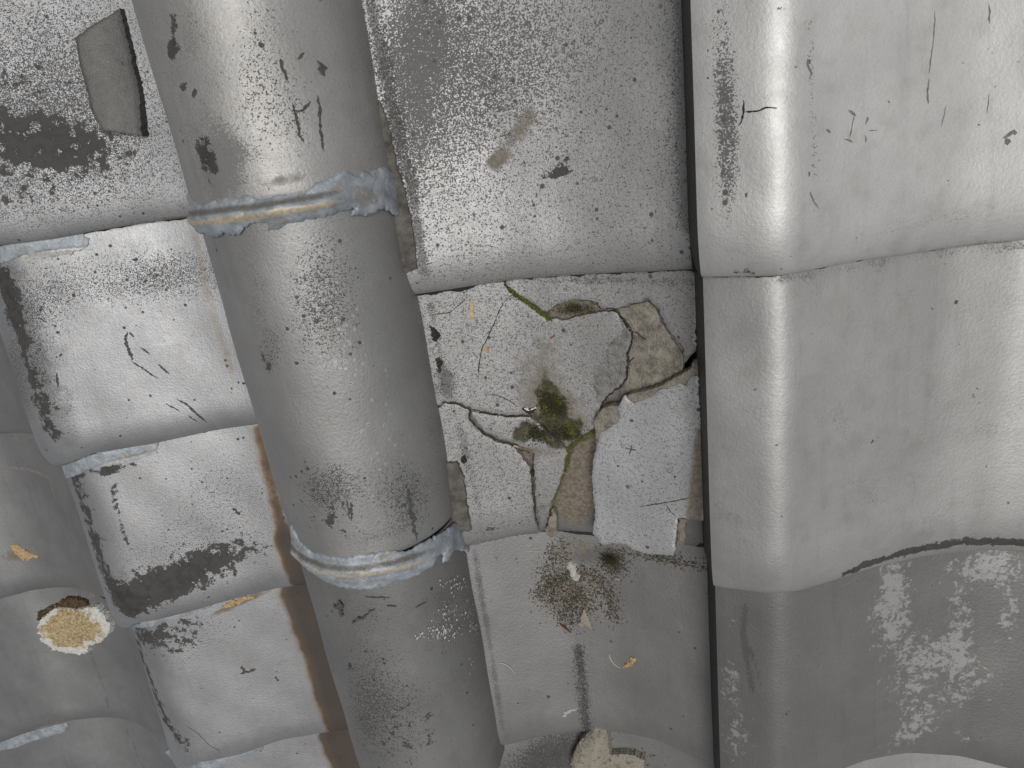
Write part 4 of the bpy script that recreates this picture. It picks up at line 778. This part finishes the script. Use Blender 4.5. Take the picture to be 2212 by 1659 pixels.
MAT['moss_dark'] = simple('moss_dark', (.014, .014, .007), (.052, .052, .016), 500, .95)
MAT['moss_bright'] = simple('moss_bright', (.05, .058, .008), (.17, .19, .022), 500, .9)
scatter('moss', [(ell(1184, 870, 20, 28, h2), 700), (ell(1208, 880, 18, 20, h2), 500), (ell(1160, 935, 24, 22, h2), 350), (ell(1215, 935, 40, 22, h2), 500), (ell(1320, 1203, 16, 9, h3), 300), (ell(1250, 662, 44, 12, hB), 300)], 1, .0009, MAT['moss_dark'], h2, .0012)
scatter('moss', [([(1100, 625), (1135, 650), (1165, 672), (1190, 690)], .0009, 600), ([(1232, 968), (1228, 1000), (1215, 1040), (1200, 1080), (1185, 1130)], .0009, 260), ([(1230, 966), (1262, 945), (1285, 932)], .0012, 200), (ell(1236, 928, 10, 12, h2), 160), (ell(1178, 878, 8, 10, h2), 90), (ell(1264, 675, 2, 5, h2), 60), (ell(1208, 870, 10, 14, h2), 60)], 1, .0009, MAT['moss_bright'], h2, .0012)
MAT['litter'] = simple('brown_litter', (.035, .028, .02), (.14, .115, .08), 500, .95); MAT['litter_pale'] = simple('pale_litter', (.22, .18, .13), (.46, .40, .31), 500, .9)
RING = [(1160, 1290), (1190, 1260), (1235, 1235), (1290, 1240), (1320, 1290), (1330, 1340)]; R2_ = [(1215, 1170), (1185, 1230), (1195, 1300), (1235, 1350)]
scatter('dirt_litter', [(RING, .005, 1300), (R2_, .006, 900), (ell(1245, 1290, 50, 50, h3), 1100), (ell(1325, 1215, 30, 30, h3), 800), (ell(1440, 1205, 90, 16, h3), 500), (ell(1490, 1135, 26, 22, h3), 400)], 1, .0011, MAT['litter'], h3, .001, flat=False)
scatter('dirt_litter', [(RING, .004, 260), (RING, .009, 160), (R2_, .008, 140), (ell(1260, 1270, 80, 70, h3), 260), (ell(1400, 1300, 130, 130, h3), 90)], 1, .0013, MAT['litter_pale'], h3, .001, flat=True)
scatter('dirt_litter', [(ell(1250, 950, 36, 14, hB), 260), (ell(1252, 1040, 26, 60, hB), 60)], 1, .0011, MAT['litter_pale'], hB, .001, flat=True)

# ================================================================== SCRATCHES, SCUFFS, CRACKS ON THE TILES
def face_of(t):
    for o in bpy.data.objects:
        if o.name.startswith('wave_tile') and o.get('label', '').startswith(t): return o
sc2 = face_of('bright silver wave tile with hooked'); sc4 = face_of('silver wave tile with a blackened'); scr1 = face_of('bright silver wave tile with dark')
for pts, wd in [([(810, 515), (795, 560), (805, 610), (830, 665), (830, 700)], .0028), ([(815, 520), (850, 550)], .0022), ([(830, 705), (900, 745), (960, 790), (1000, 810)], .0014), ([(885, 615), (950, 660)], .0018), ([(1000, 720), (1035, 755), (1070, 785)], .0018), ([(1115, 940), (1180, 975), (1240, 1030), (1310, 1090)], .0022), ([(1045, 970), (1090, 995), (1140, 1020)], .0016), ([(1190, 1045), (1250, 1090)], .0014),
                ([(475, 280), (460, 295)], .003), ([(440, 315), (420, 330)], .0016), ([(250, 430), (300, 460)], .0014), ([(360, 775), (362, 830), (366, 865)], .0022), ([(1150, 150), (1100, 200)], .001), ([(840, 55), (875, 60)], .0050), ([(350, 525), (375, 510)], .003), ([(905, 195), (940, 190)], .003), ([(375, 665), (392, 668)], .003), ([(250, 385), (265, 375)], .003), ([(1500, 835), (1515, 840)], .0028), ([(1530, 845), (1565, 838)], .0025)]:
    ribbon('scuff', cv('D', pts), wd, L2.h, MAT['scratch'], sc2, jag=.22)
ribbon('crack', cv('E', [(1165, 1385), (1240, 1430), (1300, 1490), (1330, 1520), (1385, 1545), (1395, 1570)]), .0006, L4.h, MAT['scratch'], sc4)
for pts, wd in [([(1520, 1065), (1575, 1045), (1620, 1035)], .0035), ([(1530, 1010), (1545, 1050)], .003), ([(1740, 1080), (1760, 1110)], .003)]: ribbon('scuff', cv('E', pts), wd, L4.h, MAT['scratch'], sc4)
sc3 = face_of('silver wave tile with a large')
for pts, wd in [([(1470, 15), (1490, 40), (1520, 60)], .0035), ([(1460, 350), (1480, 400), (1495, 450)], .004), ([(1485, 345), (1530, 290), (1560, 265)], .004), ([(1380, 260), (1400, 290), (1420, 270)], .003), ([(1785, 60), (1800, 90)], .004)]: ribbon('scuff', cv('E', pts), wd, L3.h, MAT['scratch'], sc3, jag=.3)
ribbon('crack', cv('C', [(435, 630), (445, 700), (430, 760), (405, 800)]), .0010, R1.h, MAT['crack'], scr1); ribbon('crack', cv('C', [(447, 710), (520, 700), (600, 680), (655, 680)]), .0010, R1.h, MAT['crack'], scr1)
for pts, wd in [([(1100, 700), (1130, 720), (1150, 735)], .0010), ([(1225, 735), (1218, 790)], .0009), ([(1208, 850), (1212, 900)], .0006), ([(1230, 822), (1290, 822)], .0005), ([(1070, 885), (1105, 895), (1130, 905)], .0012), ([(1140, 730), (1120, 830), (1110, 880)], .0005), ([(970, 810), (990, 840)], .0014), ([(1610, 495), (1600, 660)], .0008), ([(1650, 60), (1640, 250), (1612, 470)], .0005), ([(1990, 20), (1995, 150)], .0008), ([(2080, 880), (2110, 870), (2140, 830), (2170, 825)], .0030), ([(2110, 870), (2115, 915)], .003), ([(1720, 660), (1690, 800)], .0004), ([(860, 1210), (890, 1280), (925, 1315)], .0007), ([(850, 370), (860, 470), (855, 500)], .0012), ([(1990, 590), (1980, 720)], .0004)]:
    ribbon('scuff', cv('C', pts), wd, R1.h, MAT['scratch_pale'], scr1, jag=.6)
ra = [o for o in bpy.data.objects if o.name.startswith('round_ridge_tile') and 'uppermost' in o.get('label', '')][0]
rb = [o for o in bpy.data.objects if o.name.startswith('round_ridge_tile') and 'middle one' in o.get('label', '')][0]
rc_ = [o for o in bpy.data.objects if o.name.startswith('round_ridge_tile') and 'lowest' in o.get('label', '')][0]
def hcyl(x, y): return AZ + np.sqrt(np.clip((AR - .0004) ** 2 - (x - AX) ** 2, 1e-7, 1)) + .0002
for pts, wd in [([(1775, 370), (1790, 430), (1815, 510)], .0018), ([(1845, 650), (1870, 750), (1890, 830), (1912, 905)], .0012), ([(2005, 600), (2020, 700), (2030, 850), (2045, 960)], .0010), ([(1855, 690), (1890, 705), (1925, 700), (1965, 640)], .0016), ([(2015, 380), (2030, 430), (2055, 480)], .0022), ([(1895, 345), (1915, 355)], .004), ]:
    ribbon('scuff', cv('A', pts), wd, hcyl, MAT['scratch'], ra, lift=.0004, jag=.35)
for pts, wd in [([(1180, 10), (1195, 130), (1215, 250), (1235, 380), (1262, 470)], .0018), ([(1145, 140), (1155, 180)], .0025), ([(640, 110), (650, 200), (655, 280)], .0014), ([(670, 130), (680, 220), (672, 300)], .0018)]: ribbon('scuff', cv('J2', pts), wd, hcyl, MAT['scratch'], rb, lift=.0004)
for pts, wd in [([(565, 1000), (570, 1060), (572, 1140)], .0055), ([(510, 1050), (570, 1060), (605, 1080)], .004), ([(885, 1075), (800, 1140), (710, 1180), (675, 1215)], .0022), ([(790, 970), (900, 972), (1020, 980)], .0011), ([(985, 1050), (1080, 1055)], .0010), ([(1340, 1010), (1240, 1070)], .0014), ([(655, 1560), (660, 1620)], .003)]: ribbon('scuff', cv('J2', pts), wd, hcyl, MAT['scratch'], rc_, lift=.0004)
# white flecks on the lowest ridge tile
V = []; F = []
for u, v, ru, rv, n in [(760, 500, 90, 50, 46), (700, 690, 50, 90, 40), (840, 640, 70, 110, 40), (870, 760, 50, 50, 46), (650, 800, 60, 60, 44), (530, 820, 60, 30, 18), (860, 1000, 26, 90, 14), (700, 780, 90, 50, 40)]:
    for _ in range(n):
        uu, vv = RNG.normal(0, .5, 2); p = cyl_hit(728 + .3418 * (u + uu * ru), 1092 + .3418 * (v + vv * rv))
        ln = RNG.uniform(.0004, .0020) * RNG.uniform(.5, 1); wd = ln * RNG.uniform(.3, .8); a = math.radians(RNG.normal(78, 18)); k = RNG.integers(6, 10); k0 = len(V)
        for j in range(k):
            t = 2 * math.pi * j / k; r_ = RNG.uniform(.35, 1.3); dx = math.cos(t) * ln * r_; dy = math.sin(t) * wd * r_
            V.append(cpt(p[0] + dx * math.cos(a) - dy * math.sin(a), p[1] + dx * math.sin(a) + dy * math.cos(a), AR + .0003))
        F.append(tuple(range(k0, k0 + k)))
o = mesh_obj('white_flecks', V, F, MAT['chalk'], rc_, False); tag(o, 'chalky white flecks', kind='stuff')
for o in bpy.data.objects:
    if 'tid' in o: del o['tid']
